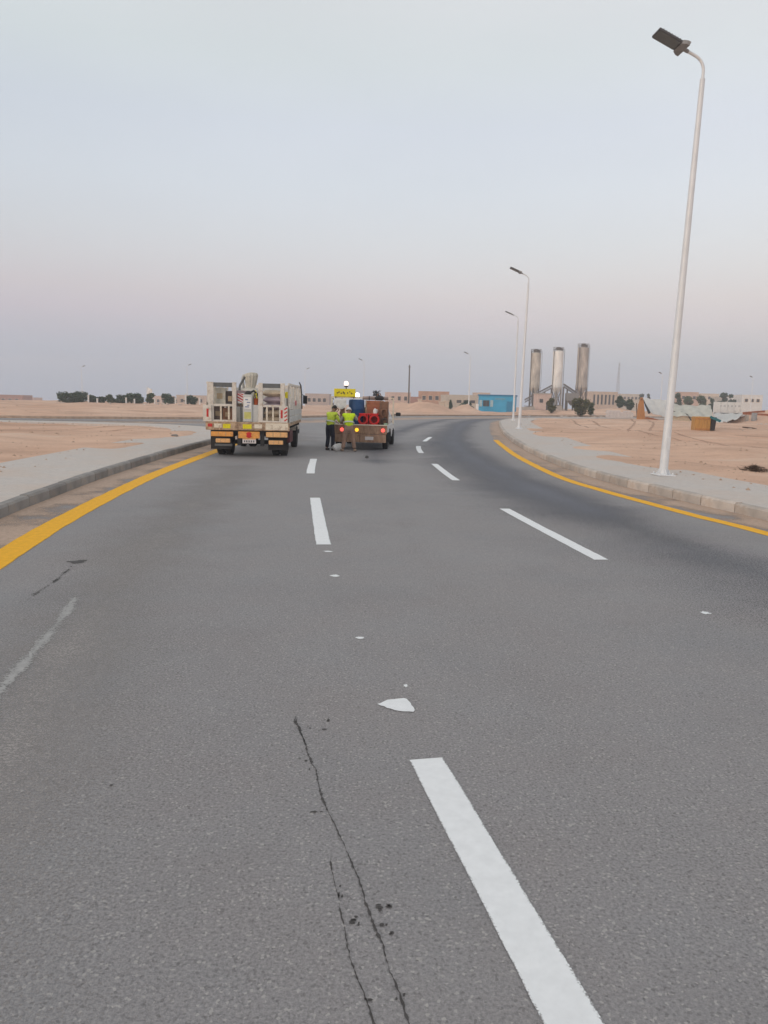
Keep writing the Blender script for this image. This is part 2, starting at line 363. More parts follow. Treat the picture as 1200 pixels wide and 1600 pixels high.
class MB:
    """collects shapes into one mesh"""

    def __init__(s): s.v, s.f = [], []

    def add(s, verts, faces):
        o = len(s.v); s.v += [tuple(v) for v in verts]; s.f += [tuple(i + o for i in f) for f in faces]; return s

    def box(s, c, size, rot=None, ch=0.0):
        hx, hy, hz = (size[0] / 2, size[1] / 2, size[2] / 2)
        if ch <= 0:
            V = [Vector((x * hx, y * hy, z * hz)) for z in (-1, 1) for y in (-1, 1) for x in (-1, 1)]
            Fc = [(0, 2, 3, 1), (4, 5, 7, 6), (0, 1, 5, 4), (2, 6, 7, 3), (0, 4, 6, 2), (1, 3, 7, 5)]
        else:
            ch = min(ch, hx * .9, hy * .9, hz * .9)
            bm = bmesh.new(); bmesh.ops.create_cube(bm, size=1)
            for v in bm.verts: v.co = Vector((v.co.x * size[0], v.co.y * size[1], v.co.z * size[2]))
            bmesh.ops.bevel(bm, geom=bm.edges[:], offset=ch, segments=1, affect='EDGES')
            bm.verts.index_update()
            V = [v.co.copy() for v in bm.verts]; Fc = [[v.index for v in f.verts] for f in bm.faces]; bm.free()
        M3 = Euler(rot).to_matrix() if rot else None
        cc = Vector(c)
        return s.add([(M3 @ v if M3 else v) + cc for v in V], Fc)

    def cyl(s, p0, p1, r0, r1=None, n=10, caps=True):
        r1 = r0 if r1 is None else r1
        p0, p1 = Vector(p0), Vector(p1); d = (p1 - p0).normalized()
        a = d.orthogonal().normalized(); b = d.cross(a)
        V = []
        for p, r in ((p0, r0), (p1, r1)):
            V += [p + (a * math.cos(2 * math.pi * i / n) + b * math.sin(2 * math.pi * i / n)) * r for i in range(n)]
        Fc = [(i, (i + 1) % n, n + (i + 1) % n, n + i) for i in range(n)]
        if caps: Fc += [tuple(range(n - 1, -1, -1)), tuple(range(n, 2 * n))]
        return s.add(V, Fc)

    def tube(s, pts, rad, n=8):
        pts = [Vector(p) for p in pts]
        rad = rad if isinstance(rad, (list, tuple)) else [rad] * len(pts)
        V = []; a = None
        for i, p in enumerate(pts):
            d = (pts[min(i + 1, len(pts) - 1)] - pts[max(i - 1, 0)]).normalized()
            a = d.orthogonal().normalized() if a is None else (a - d * a.dot(d)).normalized()
            b = d.cross(a)
            V += [p + (a * math.cos(2 * math.pi * k / n) + b * math.sin(2 * math.pi * k / n)) * rad[i] for k in range(n)]
        Fc = []
        for i in range(len(pts) - 1):
            Fc += [(i * n + k, i * n + (k + 1) % n, (i + 1) * n + (k + 1) % n, (i + 1) * n + k) for k in range(n)]
        Fc += [tuple(range(n - 1, -1, -1)), tuple(range((len(pts) - 1) * n, len(pts) * n))]
        return s.add(V, Fc)

    def lathe(s, prof, n=16, c=(0, 0, 0), axis='z'):
        V = []
        for r, h in prof:
            for k in range(n):
                a = 2 * math.pi * k / n
                x, y = r * math.cos(a), r * math.sin(a)
                p = (x, y, h) if axis == 'z' else ((h, x, y) if axis == 'x' else (x, h, y))
                V.append((p[0] + c[0], p[1] + c[1], p[2] + c[2]))
        Fc = []
        for i in range(len(prof) - 1):
            Fc += [(i * n + k, i * n + (k + 1) % n, (i + 1) * n + (k + 1) % n, (i + 1) * n + k) for k in range(n)]
        Fc += [tuple(range(n - 1, -1, -1)), tuple(range((len(prof) - 1) * n, len(prof) * n))]
        return s.add(V, Fc)

    def prism(s, poly, a, b, axis='x'):
        """poly in the two other axes, extruded along axis from a to b"""
        n = len(poly); V = []
        for h in (a, b):
            for p, q in poly:
                V.append({'x': (h, p, q), 'y': (p, h, q), 'z': (p, q, h)}[axis])
        Fc = [tuple(range(n - 1, -1, -1)), tuple(range(n, 2 * n))]
        Fc += [(i, (i + 1) % n, n + (i + 1) % n, n + i) for i in range(n)]
        return s.add(V, Fc)

    def mesh(s, name, smooth=False):
        me = bpy.data.meshes.new(name); me.from_pydata([tuple(v) for v in s.v], [], s.f)
        bm = bmesh.new(); bm.from_mesh(me); bmesh.ops.recalc_face_normals(bm, faces=bm.faces); bm.to_mesh(me); bm.free()
        if smooth:
            me.shade_smooth()
            try: me.set_sharp_from_angle(angle=R(40))
            except Exception: pass
        me.update(); return me

    def build(s, name, material, parent=None, smooth=False, loc=(0, 0, 0), rot=(0, 0, 0)):
        return obj(name, s.mesh(name, smooth), material, parent, loc, rot)


def obj(name, me, material=None, parent=None, loc=(0, 0, 0), rot=(0, 0, 0)):
    if material is not None and not me.materials: me.materials.append(material)
    o = bpy.data.objects.new(name, me); COL.objects.link(o)
    o.location = loc; o.rotation_euler = rot
    if parent: o.parent = parent
    return o


def tag(o, label=None, cat=None, group=None, kind=None):
    if label: o['label'] = label
    if cat: o['category'] = cat
    if group: o['group'] = group
    if kind: o['kind'] = kind
    return o


def empty(name, loc=(0, 0, 0), rz=0.0, label=None, cat=None, group=None):
    o = bpy.data.objects.new(name, None); COL.objects.link(o); o.empty_display_size = 0.3
    o.location = loc; o.rotation_euler = (0, 0, rz)
    return tag(o, label, cat, group)


def children(o): return [c for c in bpy.data.objects if c.parent == o]


def copy_tree(o, parent=None):
    c = o.copy(); COL.objects.link(c); c.parent = parent
    for ch in children(o): copy_tree(ch, c)
    return c


def catmull(pts, step=0.5):
    P = [np.array(p, float) for p in pts]; P = [2 * P[0] - P[1]] + P + [2 * P[-1] - P[-2]]
    out = []
    for i in range(1, len(P) - 2):
        L = np.linalg.norm(P[i + 1] - P[i]); n = max(2, int(L / step))
        for k in range(n):
            t = k / n; a, b, c, d = P[i - 1:i + 3]
            out.append(0.5 * ((2 * b) + (-a + c) * t + (2 * a - 5 * b + 4 * c - d) * t * t + (-a + 3 * b - 3 * c + d) * t ** 3))
    out.append(P[-2]); return np.array(out)


def offset(line, d):
    t = np.gradient(line, axis=0); t /= np.linalg.norm(t, axis=1)[:, None]
    return line + np.stack([-t[:, 1], t[:, 0]], 1) * d       # + is to the left of the run


def resample(line, step):
    s = np.concatenate([[0], np.cumsum(np.linalg.norm(np.diff(line, axis=0), axis=1))])
    q = np.arange(0, s[-1], step)
    return np.stack([np.interp(q, s, line[:, 0]), np.interp(q, s, line[:, 1])], 1)


def vnoise(x, y, scale, seed=0):
    r = np.random.default_rng(seed); G = r.random((256, 256))
    x = np.asarray(x) / scale; y = np.asarray(y) / scale
    xi = np.floor(x).astype(int); yi = np.floor(y).astype(int); fx = x - xi; fy = y - yi
    fx = fx * fx * (3 - 2 * fx); fy = fy * fy * (3 - 2 * fy)
    g = lambda a, b: G[a % 256, b % 256]
    return (g(xi, yi) * (1 - fx) + g(xi + 1, yi) * fx) * (1 - fy) + (g(xi, yi + 1) * (1 - fx) + g(xi + 1, yi + 1) * fx) * fy - 0.5


# ------------------------------------------------------------------ the road's lines
KL = catmull([(-1.4, -12), (-3.3, -2), (-4.55, 5), (-5.46, 10.8), (-5.73, 13.2), (-6.05, 16.6), (-6.36, 22.5), (-6.5, 28), (-6.75, 33),
              (-7.9, 38.2), (-10.6, 42.2), (-15, 44.0), (-21, 44.0), (-40, 41.5), (-90, 35)])
KF = catmull([(-90, 44), (-40, 49.5), (-25.7, 52), (-20, 54.5), (-13.6, 59), (-9, 66), (-5, 75), (1.4, 85), (13, 97), (30, 110), (70, 132)])
KR = catmull([(9.8, -12), (8.1, -2), (7.2, 5), (6.18, 12.2), (5.79, 14.1), (5.47, 15.9), (5.16, 18.3), (5.05, 22.7), (5.3, 29), (5.95, 36.7),
              (6.7, 44), (8.5, 58), (10.8, 72), (14.5, 82), (22, 91.5), (36, 101), (74, 122)])
POLY = np.concatenate([KL, KF, KR[::-1]])


def inside(x, y):
    r = np.zeros(x.shape, bool); px, py = POLY[:, 0], POLY[:, 1]; j = len(px) - 1
    for i in range(len(px)):
        c = ((py[i] > y) != (py[j] > y))
        xx = (px[j] - px[i]) * (y - py[i]) / (py[j] - py[i] + 1e-12) + px[i]
        r ^= c & (x < xx); j = i
    return r


KALL = np.concatenate([resample(k, 0.7) for k in (KL, KF, KR)])


def kerb_dist(x, y):
    d = np.full(x.shape, 1e9)
    for kx, ky in KALL:
        np.minimum(d, (x - kx) ** 2 + (y - ky) ** 2, out=d)
    return np.sqrt(d)


WALK_W = 2.7


def sand_level(x, y):
    rr = np.hypot(x, y)
    z = 0.142 + vnoise(x, y, 2.6, 1) * 0.17 + vnoise(x, y, 0.9, 2) * 0.035 + vnoise(x, y, 5.5, 6) * 0.22 * np.clip((rr - 17) / 18, 0, 1) + vnoise(x, y, 1.7, 7) * 0.10 * np.clip((rr - 14) / 10, 0, 1) + vnoise(x, y, 11, 3) * 0.3 * np.clip((rr - 15) / 40, 0, 1)
    z = z + vnoise(x, y, 34, 4) * 0.9 * np.clip((rr - 60) / 80, 0, 1)
    az = np.arctan2(x, np.maximum(y, 1e-3))
    crest = 140 + 90 * np.clip((az + 0.12) / 0.2, 0, 1)
    z = z - 0.011 * np.maximum(0, rr - crest) * 1.0
    for mx, my, mr, my2, mh in MOUNDS:
        q = ((x - mx) / mr) ** 2 + ((y - my) / my2) ** 2
        z = z + mh * np.exp(-q * 1.4) * (1 + 0.5 * vnoise(x, y, mr * 0.35, 9))
    return z


MOUNDS = [(41.5, 82, 3.2, 3.5, 1.0), (46.5, 81, 4, 4, 1.15), (30, 100, 7, 4, .55), (39, 108, 8, 4, .7), (48, 118, 9, 5, .8), (-22, 100, 10, 5, .45), (20, 112, 6, 4, .55), (28, 125, 9, 5, .9), (6.2, 118, 4.2, 5, 1.7), (1.8, 124, 4, 5, 1.2), (13.0, 127, 2.0, 4, 1.3), (-3, 112, 5, 5, 0.6),
          (47, 92, 6.5, 7, 1.6), (56, 88, 8, 7, 1.5), (40, 66, 3.5, 4, 0.35), (36, 135, 9, 7, 1.0), (44, 150, 8, 8, 0.9),
          (12, 30, 2.5, 3, 0.12), (15, 42, 4, 5, 0.25), (-18, 27, 5, 5, 0.15), (-30, 82, 14, 5, 0.5), (-55, 95, 18, 6, 0.6)]


def ground_z(x, y):
    x = np.asarray(x, float); y = np.asarray(y, float)
    ins = inside(x, y); d = kerb_dist(x, y)
    z = sand_level(x, y)
    k = np.clip((d - 0.5) / (WALK_W - 1.3), 0, 1); k = k * k * (3 - 2 * k)
    return np.where(ins, -0.14, -0.14 * (1 - k) + z * k)


def gz(x, y): return float(ground_z(np.array([x]), np.array([y]))[0])


# ------------------------------------------------------------------ ground
def make_ground():
    ang = np.concatenate([np.linspace(-180, -36, 40, endpoint=False), np.linspace(-36, 36, 320), np.linspace(36, 180, 41)[1:-1]])
    rad = np.concatenate([[0.5, 1.5], np.geomspace(3, 260, 330), np.geomspace(270, 1500, 24)])
    A, Q = np.meshgrid(np.radians(ang), rad)
    x = Q * np.sin(A); y = Q * np.cos(A)
    z = ground_z(x.ravel(), y.ravel()).reshape(x.shape)
    nr, na = x.shape
    V = np.stack([x, y, z], -1).reshape(-1, 3)
    i = np.arange(nr - 1)[:, None] * na; k = np.arange(na)[None, :]; k2 = (k + 1) % na
    Fq = np.stack([i + k, i + na + k, i + na + k2, i + k2], -1).reshape(-1, 4)
    c0 = len(V); V = np.vstack([V, [[0, 0, -0.14]]])
    F = Fq.tolist() + [(c0, int(a), int((a + 1) % na)) for a in range(na)]
    me = bpy.data.meshes.new('ground'); me.from_pydata(V.tolist(), [], F); me.shade_smooth(); me.update()
    tag(obj('ground', me, SAND), kind='structure')


make_ground()

# road sheet
bm = bmesh.new()
vs = [bm.verts.new((p[0], p[1], 0)) for p in POLY]
f = bm.faces.new(vs); bmesh.ops.triangulate(bm, faces=[f])
bmesh.ops.recalc_face_normals(bm, faces=bm.faces)
me = bpy.data.meshes.new('road'); bm.to_mesh(me); bm.free()
if me.polygons[0].normal.z < 0: me.flip_normals()
road = tag(obj('road', me, ASPHALT), kind='structure')


def ribbon(name, line, width, material, z, parent, rag=0.0, cover=None, seed=0, fade=True):
    """flat strip along a line; width may be a list"""
    line = np.array(line, float); w = np.full(len(line), width) if np.isscalar(width) else np.array(width)
    r = np.random.default_rng(seed); nn = 9 if cover else 3
    nrm = offset(line, 1) - line
    V = []; cov = []
    for j in range(nn):
        t = j / (nn - 1) - 0.5
        jit = (r.random(len(line)) - 0.5) * 2 * rag if j in (0, nn - 1) else 0
        p = line + nrm * (w * t + jit)[:, None]
        V.append(p)
        cov.append(float(np.interp(j / (nn - 1), (0, .5, 1), cover)) if cover else 0.0)
    n = len(line)
    vv = [(float(V[j][i][0]), float(V[j][i][1]), z) for j in range(nn) for i in range(n)]
    ff = [(j * n + i, j * n + i + 1, (j + 1) * n + i + 1, (j + 1) * n + i) for j in range(nn - 1) for i in range(n - 1)]
    me = bpy.data.meshes.new(name); me.from_pydata(vv, [], ff)
    if me.polygons[0].normal.z < 0: me.flip_normals()
    if cover:
        at = me.attributes.new('cover', 'FLOAT', 'POINT')
        endf = np.ones(n) if not fade else np.clip(np.minimum(np.arange(n), np.arange(n)[::-1]) / max(3.0, n * 0.08), 0, 1)
        at.data.foreach_set('value', np.array([cov[j] - (1 - endf[i]) * 1.2 for j in range(nn) for i in range(n)], dtype=np.float32))
    return obj(name, me, material, parent)


# painted lines
WHITE_LINE = veil_material('white_line_paint', (0.85, 0.875, 0.89), 1.0, 1.2, 0.6, grain=130.0, soft=0.2, var=0.07, patch=0.3)
YELLOW_LINE = veil_material('yellow_line_paint', (0.90, 0.46, 0.006), 1.0, 1.2, 0.65, grain=130.0, soft=0.2, var=0.14, patch=0.3)
YL = catmull([(-1.9, -6), (-2.55, -2), (-3.62, 5), (-4.14, 8.12), (-4.49, 10.27), (-4.85, 13.31), (-5.25, 17.86), (-5.55, 24.84), (-5.72, 30), (-6.0, 34)], 0.25)
YR = catmull([(8.4, -8), (7.4, -2), (6.5, 5), (5.54, 10.93), (5.18, 12.56), (4.9, 14.11), (4.58, 16.08), (4.30, 18.99), (4.42, 25.31), (4.78, 31), (5.23, 36.7)], 0.25)
o = ribbon('edge_line', YL, 0.35, YELLOW_LINE, 0.004, road, 0.006, seed=1, cover=(.5, 4.0, .5), fade=False); o['label'] = 'broad yellow edge line along the left kerb'
o = ribbon('edge_line', YR, 0.25, YELLOW_LINE, 0.004, road, 0.005, seed=2, cover=(.5, 4.0, .5), fade=False); o['label'] = 'yellow edge line along the right kerb'
LD = catmull([(1.25, -1.0), (0.88, 0.6), (0.59, 2.01), (0.24, 3.67), (0.09, 4.38), (-0.16, 5.64), (-0.49, 7.68), (-0.73, 9.29), (-1.26, 13.85), (-1.78, 18.35), (-2.13, 22.85)], 0.1)
RD = catmull([(3.4, 4), (2.85, 6.57), (2.55, 8.8), (2.05, 12.96), (1.63, 17.6), (1.41, 21.97), (1.24, 26.41), (1.31, 30.45), (1.7, 33.87), (2.23, 38.16), (3.0, 43)], 0.1)


def seg(line, y0, y1): return line[(line[:, 1] >= y0) & (line[:, 1] <= y1)]


for k, (ln, y0, y1, w) in enumerate([(LD, -0.4, 3.68, 0.165), (LD, 9.3, 13.85, 0.175), (LD, 18.35, 22.85, 0.19),
                                     (RD, 8.75, 12.96, 0.165), (RD, 17.5, 22.0, 0.175), (RD, 26.4, 30.5, 0.18), (RD, 33.9, 38.2, 0.19)]):
    ribbon('lane_dash', seg(ln, y0, y1), w + .012, WHITE_LINE, 0.004, road, 0.003, seed=10 + k, cover=(.5, 5.0, .5), fade=False)


def blot(name, px, py, sx, sy, material, z=0.005, seed=0, n=11, rag=0.35):
    r = random.Random(seed); c = ground_at(px, py)
    P = [(c.x + sx * (1 + r.uniform(-rag, rag)) * math.cos(2 * math.pi * i / n), c.y + sy * (1 + r.uniform(-rag, rag)) * math.sin(2 * math.pi * i / n), z) for i in range(n)]
    me = bpy.data.meshes.new(name); me.from_pydata(P, [], [tuple(range(n))])
    if me.polygons[0].normal.z < 0: me.flip_normals()
    return obj(name, me, material, road)


# setting-out marks of the line painters
def fleck(px, py, sx, sy, seed, tri=False):
    r = random.Random(seed); c = ground_at(px, py); n = 22; P = [(c.x, c.y, 0.004)]
    if tri: K = [ground_at(*p) for p in ((590, 1101), (606, 1094), (634, 1091), (642, 1100), (650, 1113), (625, 1112), (605, 1107))]
    for i in range(n):
        a = 2 * math.pi * i / n
        if tri:
            f_ = i / n * len(K); k0 = int(f_); q = K[k0].lerp(K[(k0 + 1) % len(K)], f_ - k0)
            P.append((q.x + r.uniform(-.003, .003), q.y + r.uniform(-.004, .004), 0.004))
        else: P.append((c.x + sx * r.uniform(.6, 1.2) * math.cos(a), c.y + sy * r.uniform(.6, 1.2) * math.sin(a), 0.004))
    me = bpy.data.meshes.new('paint_mark'); me.from_pydata(P, [], [(0, 1 + i, 1 + (i + 1) % n) for i in range(n)])
    if me.polygons[0].normal.z < 0: me.flip_normals()
    at = me.attributes.new('cover', 'FLOAT', 'POINT'); at.data.foreach_set('value', np.array([3.0 if tri else 1.3] + [0.9 if tri else 0.55] * n, dtype=np.float32))
    return obj('paint_mark', me, WHITE_LINE, road)


fleck(620, 1103, 0, 0, 1, True)
for k, (x, y, a, b) in enumerate([(562, 997, .035, .03), (523, 900, .05, .05), (513, 862, .06, .05), (1102, 958, .05, .05), (634, 1072, .018, .03)]):
    fleck(x, y, a, b, k + 5)


# cracks with crumbled edges
def crack(pts, w, seed):
    r = np.random.default_rng(seed); P = np.array([ground_at(*p)[:2] for p in pts])
    ln = catmull(P, 0.012)
    s = np.linspace(0, len(ln) / 6, len(ln))
    j = np.interp(s, np.arange(len(ln)), r.normal(0, 0.0026, len(ln))) + np.interp(s * 5, np.arange(len(ln) * 2), r.normal(0, 0.0015, len(ln) * 2))
    ln = ln + (offset(ln, 1) - ln) * j[:, None]
    ww = w * (0.25 + 1.2 * r.random(len(ln)) ** 1.7) * np.clip(0.35 + 1.3 * np.interp(np.arange(len(ln)), np.arange(0, len(ln) + 9, 9), r.random(len(np.arange(0, len(ln) + 9, 9)))), .3, 1.3); ww[:3] *= 0.3; ww[-3:] *= 0.3
    return ribbon('crack', ln, ww, TAR, 0.003, road, 0.0006, seed=seed)


crack([(462, 1120), (490, 1200), (505, 1250), (530, 1305), (556, 1365), (575, 1420), (600, 1490), (640, 1600), (668, 1680)], 0.0085, 3)
crack([(460, 1120), (470, 1148), (480, 1168)], 0.012, 13)
crack([(530, 1410), (540, 1470), (556, 1520), (577, 1575), (600, 1640)], 0.005, 4)
crack([(517, 1340), (524, 1385), (531, 1412)], 0.005, 5)
rb = random.Random(5)
for (x, y, a, b, n) in [(505, 1135, .014, .014, 3), (480, 1145, .01, .01, 2), (475, 1195, .008, .012, 3), (495, 1273, .011, .013, 3), (530, 1395, .010, .014, 3),
                        (555, 1437, .014, .010, 5), (600, 1415, .014, .014, 6), (604, 1450, .008, .014, 4), (573, 1558, .010, .008, 2), (628, 1560, .006, .01, 2), (168, 1225, .010, .02, 1)]:
    for k in range(n):
        blot('tar_spot', x + rb.uniform(-9, 9), y + rb.uniform(-10, 10), a * rb.uniform(.35, .9), b * rb.uniform(.35, .9), TAR, 0.003, seed=rb.random(), n=8, rag=.5)
blot('oil_stain', 121, 878, 0.085, 0.07, TAR, 0.003, seed=3, rag=.5); blot('oil_stain', 131, 876, 0.05, 0.035, TAR, 0.0035, seed=8, rag=.5)
VEIL_DARK = veil_material('oil_trail', (0.08, 0.078, 0.076), 1.0, 6.0)
VEIL_PALE = veil_material('worn_old_line', (0.40, 0.40, 0.395), 1.0, 3.0, grain=48.0, patch=0.22)
VEIL_SAND = veil_material('gutter_dust_layer', (0.50, 0.375, 0.295), 1.0, 0.9)
VEIL_WHEEL = veil_material('polished_wheel_path', (0.155, 0.162, 0.190), 1.0, 0.35, 0.62, grain=60.0, soft=0.2, patch=0.12)
VEIL_PATCH = veil_material('pale_dust_layer', (0.37, 0.35, 0.34), 1.0, 0.7, grain=60.0, soft=0.2, patch=0.14)
ribbon('oil_trail', catmull([ground_at(x, y)[:2] for x, y in ((118, 880), (90, 905), (60, 925), (35, 945))], 0.05), 0.09, VEIL_DARK, 0.0028, road, cover=(-.3, .5, -.3))
ribbon('worn_line', catmull([ground_at(x, y)[:2] for x, y in ((122, 925), (105, 955), (75, 993), (30, 1045), (-20, 1105), (-60, 1160))], 0.05), 0.2, VEIL_PALE, 0.0028, road, cover=(-.1, .85, -.1))
o = ribbon('gutter_dust', resample(offset(KL[KL[:, 1] < 46], -0.48), 0.4), 0.95, VEIL_SAND, 0.002, road, cover=(0.45, 0.75, 0.95))
o = ribbon('gutter_dust', resample(offset(KR[KR[:, 1] < 99], 0.36), 0.4), 0.72, VEIL_SAND, 0.002, road, cover=(0.95, 0.75, 0.45))
ribbon('gutter_dust', resample(offset(KF[(KF[:, 0] > -60) & (KF[:, 0] < 40)], -4.0), 0.6), 8.0, VEIL_SAND, 0.0023, road, cover=(1.0, 0.45, -0.4))
ribbon('wheel_path', catmull([(4.9, 6.5), (3.7, 12), (3.1, 17.6), (2.8, 24), (2.9, 32), (3.6, 40), (5.0, 52), (7.0, 66), (10, 78), (16, 89)], 0.5), 4.4, VEIL_WHEEL, 0.0016, road, cover=(-.35, .72, .05))
ribbon('wheel_path', catmull([(0.2, 17), (-0.3, 24), (-0.2, 34), (1.0, 46), (3.4, 62), (7, 78), (13, 89)], 0.5), 4.6, VEIL_WHEEL, 0.0012, road, cover=(-.4, .5, -.3))
ribbon('dust_patch', catmull([(-3.2, 26), (-4.5, 34), (-6, 42), (-8, 50), (-14, 52), (-30, 47), (-60, 42)], 0.5), 6.5, VEIL_PATCH, 0.0026, road, cover=(-.2, .6, -.1))

ribbon('wheel_path', catmull([(6.6, -3.0), (5.6, 1.0), (4.9, 4.5), (4.2, 8.0), (3.7, 11), (3.4, 15)], 0.3), 5.2, VEIL_WHEEL, 0.0014, road, cover=(-.4, .42, .0))
ribbon('dust_patch', catmull([(-0.6, -3.0), (-1.6, 2), (-2.5, 7), (-3.1, 12), (-3.5, 17), (-3.8, 22)], 0.3), 3.4, VEIL_PATCH, 0.0011, road, cover=(-.3, .5, -.2))
ribbon('dust_patch', catmull([(1.6, 1), (0.9, 5), (0.35, 10), (0.1, 15), (-0.2, 22)], 0.3), 3.0, VEIL_PATCH, 0.0009, road, cover=(-.5, .14, -.5))
# kerbs, stone by stone, and pavements
stone_mb = MB()
SL = 0.92
prof = [(-0.075, -0.12), (0.075, -0.12), (0.075, 0.145), (0.045, 0.178), (-0.075, 0.18)]   # +u faces the road
stone_mb.prism(prof, -SL / 2, SL / 2, 'y')
STONE_ME = {k.name: stone_mb.mesh('kerb_stone') for k in (KERB, KERB_SHADED, KERB_SANDY)}


def kerb(name, line, side, km):
    """side +1: road on the left of the run. single stones where near; the far run is one strip"""
    root = empty(name, (0, 0, 0)); tag(root, kind='structure')
    c = offset(line, -side * 0.075); q = resample(c, SL + 0.02); r = random.Random(name)
    far = []
    for i in range(len(q) - 1):
        a, b = q[i], q[i + 1]; mid = (a + b) / 2
        if np.hypot(*mid) < 62 and mid[1] > 0.0 and mid[0] > -34:
            t = (b - a) / np.linalg.norm(b - a)
            n = np.array([-t[1], t[0]]) * side
            o = obj('kerb_stone', STONE_ME[km.name], km, root, (mid[0], mid[1], r.uniform(-0.008, 0.006)))
            # local +x must face the road (n)
            o.rotation_euler = (r.uniform(-.004, .004), r.uniform(-.012, .012), math.atan2(n[1], n[0]) + r.uniform(-.008, .008))
        else: far.append((a, b))
    if far:
        mb = MB()
        for a, b in far:
            t = (b - a) / np.linalg.norm(b - a); n = np.array([-t[1], t[0]]) * side
            V = []
            for P in (a, b - t * 0.012):
                V += [(P[0] + n[0] * u, P[1] + n[1] * u, z) for u, z in prof]
            k = len(prof)
            mb.add(V, [tuple(range(k)), tuple(range(k, 2 * k))] + [(i, (i + 1) % k, k + (i + 1) % k, k + i) for i in range(k)])
        tag(mb.build('kerb_run', km, root), kind='stuff')
    return root


kerb('kerb_left', KL, -1, KERB_SHADED); kerb('kerb_right', KR, 1, KERB); kerb('kerb_far', KF, -1, KERB_SANDY)


def pavement(name, line, side, lim, zt=0.168, pm=None):
    ln = line[lim]; ln = resample(ln, 0.6)
    a = offset(ln, -side * 0.156); b = offset(ln, -side * WALK_W)
    n = len(ln); V = [(p[0], p[1], zt) for p in a] + [(p[0], p[1], zt) for p in b] + [(p[0], p[1], -0.1) for p in b]
    F = [(i, i + 1, n + i + 1, n + i) for i in range(n - 1)] + [(n + i, n + i + 1, 2 * n + i + 1, 2 * n + i) for i in range(n - 1)]
    me = bpy.data.meshes.new(name); me.from_pydata(V, [], F)
    if me.polygons[0].normal.z < 0: me.flip_normals()
    return tag(obj(name, me, pm or PAVERS), kind='structure')


pavement('pavement_left', KL, -1, np.ones(len(KL), bool)); pavement('pavement_right', KR, 1, np.ones(len(KR), bool))
pavement('pavement_far', KF, -1, np.ones(len(KF), bool), 0.165, SAND)

# ------------------------------------------------------------------ street lamps
def make_lamp():
    """local origin at the foot, arm towards -X"""
    root = empty('street_lamp')
    MB().box((0, 0, 0.012), (0.42, 0.42, 0.024), ch=0.004).build('base_plate', GALV, root)
    for sx_ in (-1, 1):
        for sy in (-1, 1):
            MB().cyl((sx_ * .16, sy * .16, 0.024), (sx_ * .16, sy * .16, 0.075), 0.016, n=6).build('anchor_bolt', GALV, root)
    for a in range(4):
        d = Vector((math.cos(a * math.pi / 2), math.sin(a * math.pi / 2), 0)); p = Vector((-d.y, d.x, 0)) * .005
        MB().add([d * .085 + p + Vector((0, 0, .024)), d * .19 + p + Vector((0, 0, .024)), d * .083 + p + Vector((0, 0, .2)),
                  d * .085 - p + Vector((0, 0, .024)), d * .19 - p + Vector((0, 0, .024)), d * .083 - p + Vector((0, 0, .2))],
                 [(0, 1, 2), (3, 5, 4), (0, 3, 4, 1), (1, 4, 5, 2), (0, 2, 5, 3)]).build('gusset', GALV, root)
    pole = MB().lathe([(0.098, 0.024), (0.098, 0.5), (0.092, 1.2), (0.075, 4.6), (0.055, 8.70), (0.055, 8.75)], 20).build('pole', GALV, root, True)
    MB().box((0, -0.097, 0.75), (0.1, 0.012, 0.3), ch=0.004).build('access_door', GALV, pole)
    pts = [(0, 0, 8.70), (0, 0, 8.9)]
    for k in range(1, 8):
        a = R(68) * k / 7; pts.append((-0.32 * (1 - math.cos(a)), 0, 8.9 + 0.32 * math.sin(a)))
    e = Vector(pts[-1]); d = Vector((-math.sin(R(68)), 0, math.cos(R(68))))
    pts += [tuple(e + d * 0.18), tuple(e + d * 0.36)]
    MB().tube(pts, 0.032, 10).build('arm', GALV, root, True)
    tip = e + d * 0.32
    ang = -(math.pi / 2 - R(68))
    hd = MB()
    hd.prism([(-0.14, -0.20), (-0.14, 0.20), (-0.05, 0.27), (0.02, 0.27), (0.02, -0.27), (-0.05, -0.27)], -0.035, 0.045, 'z')
    hd.cyl((-0.02, 0, 0.0), (0.12, 0, 0.0), 0.045, 0.038, 10)
    q = (0, -ang, 0)
    col_o = hd.build('collar', LAMP_GREY, root, loc=tip, rot=q)
    bd = MB().box((-0.42, 0, 0.012), (0.60, 0.39, 0.06), ch=0.015)
    for k in range(7): bd.box((-0.2 - k * 0.07, 0, 0.055), (0.012, 0.34, 0.03))
    body = bd.build('lamp_body', LAMP_DARK, root, loc=tip, rot=q)
    MB().box((-0.43, 0, -0.0235), (0.52, 0.34, 0.012), ch=0.003).build('lens', LENS, body)
    return root


lamp0 = make_lamp()
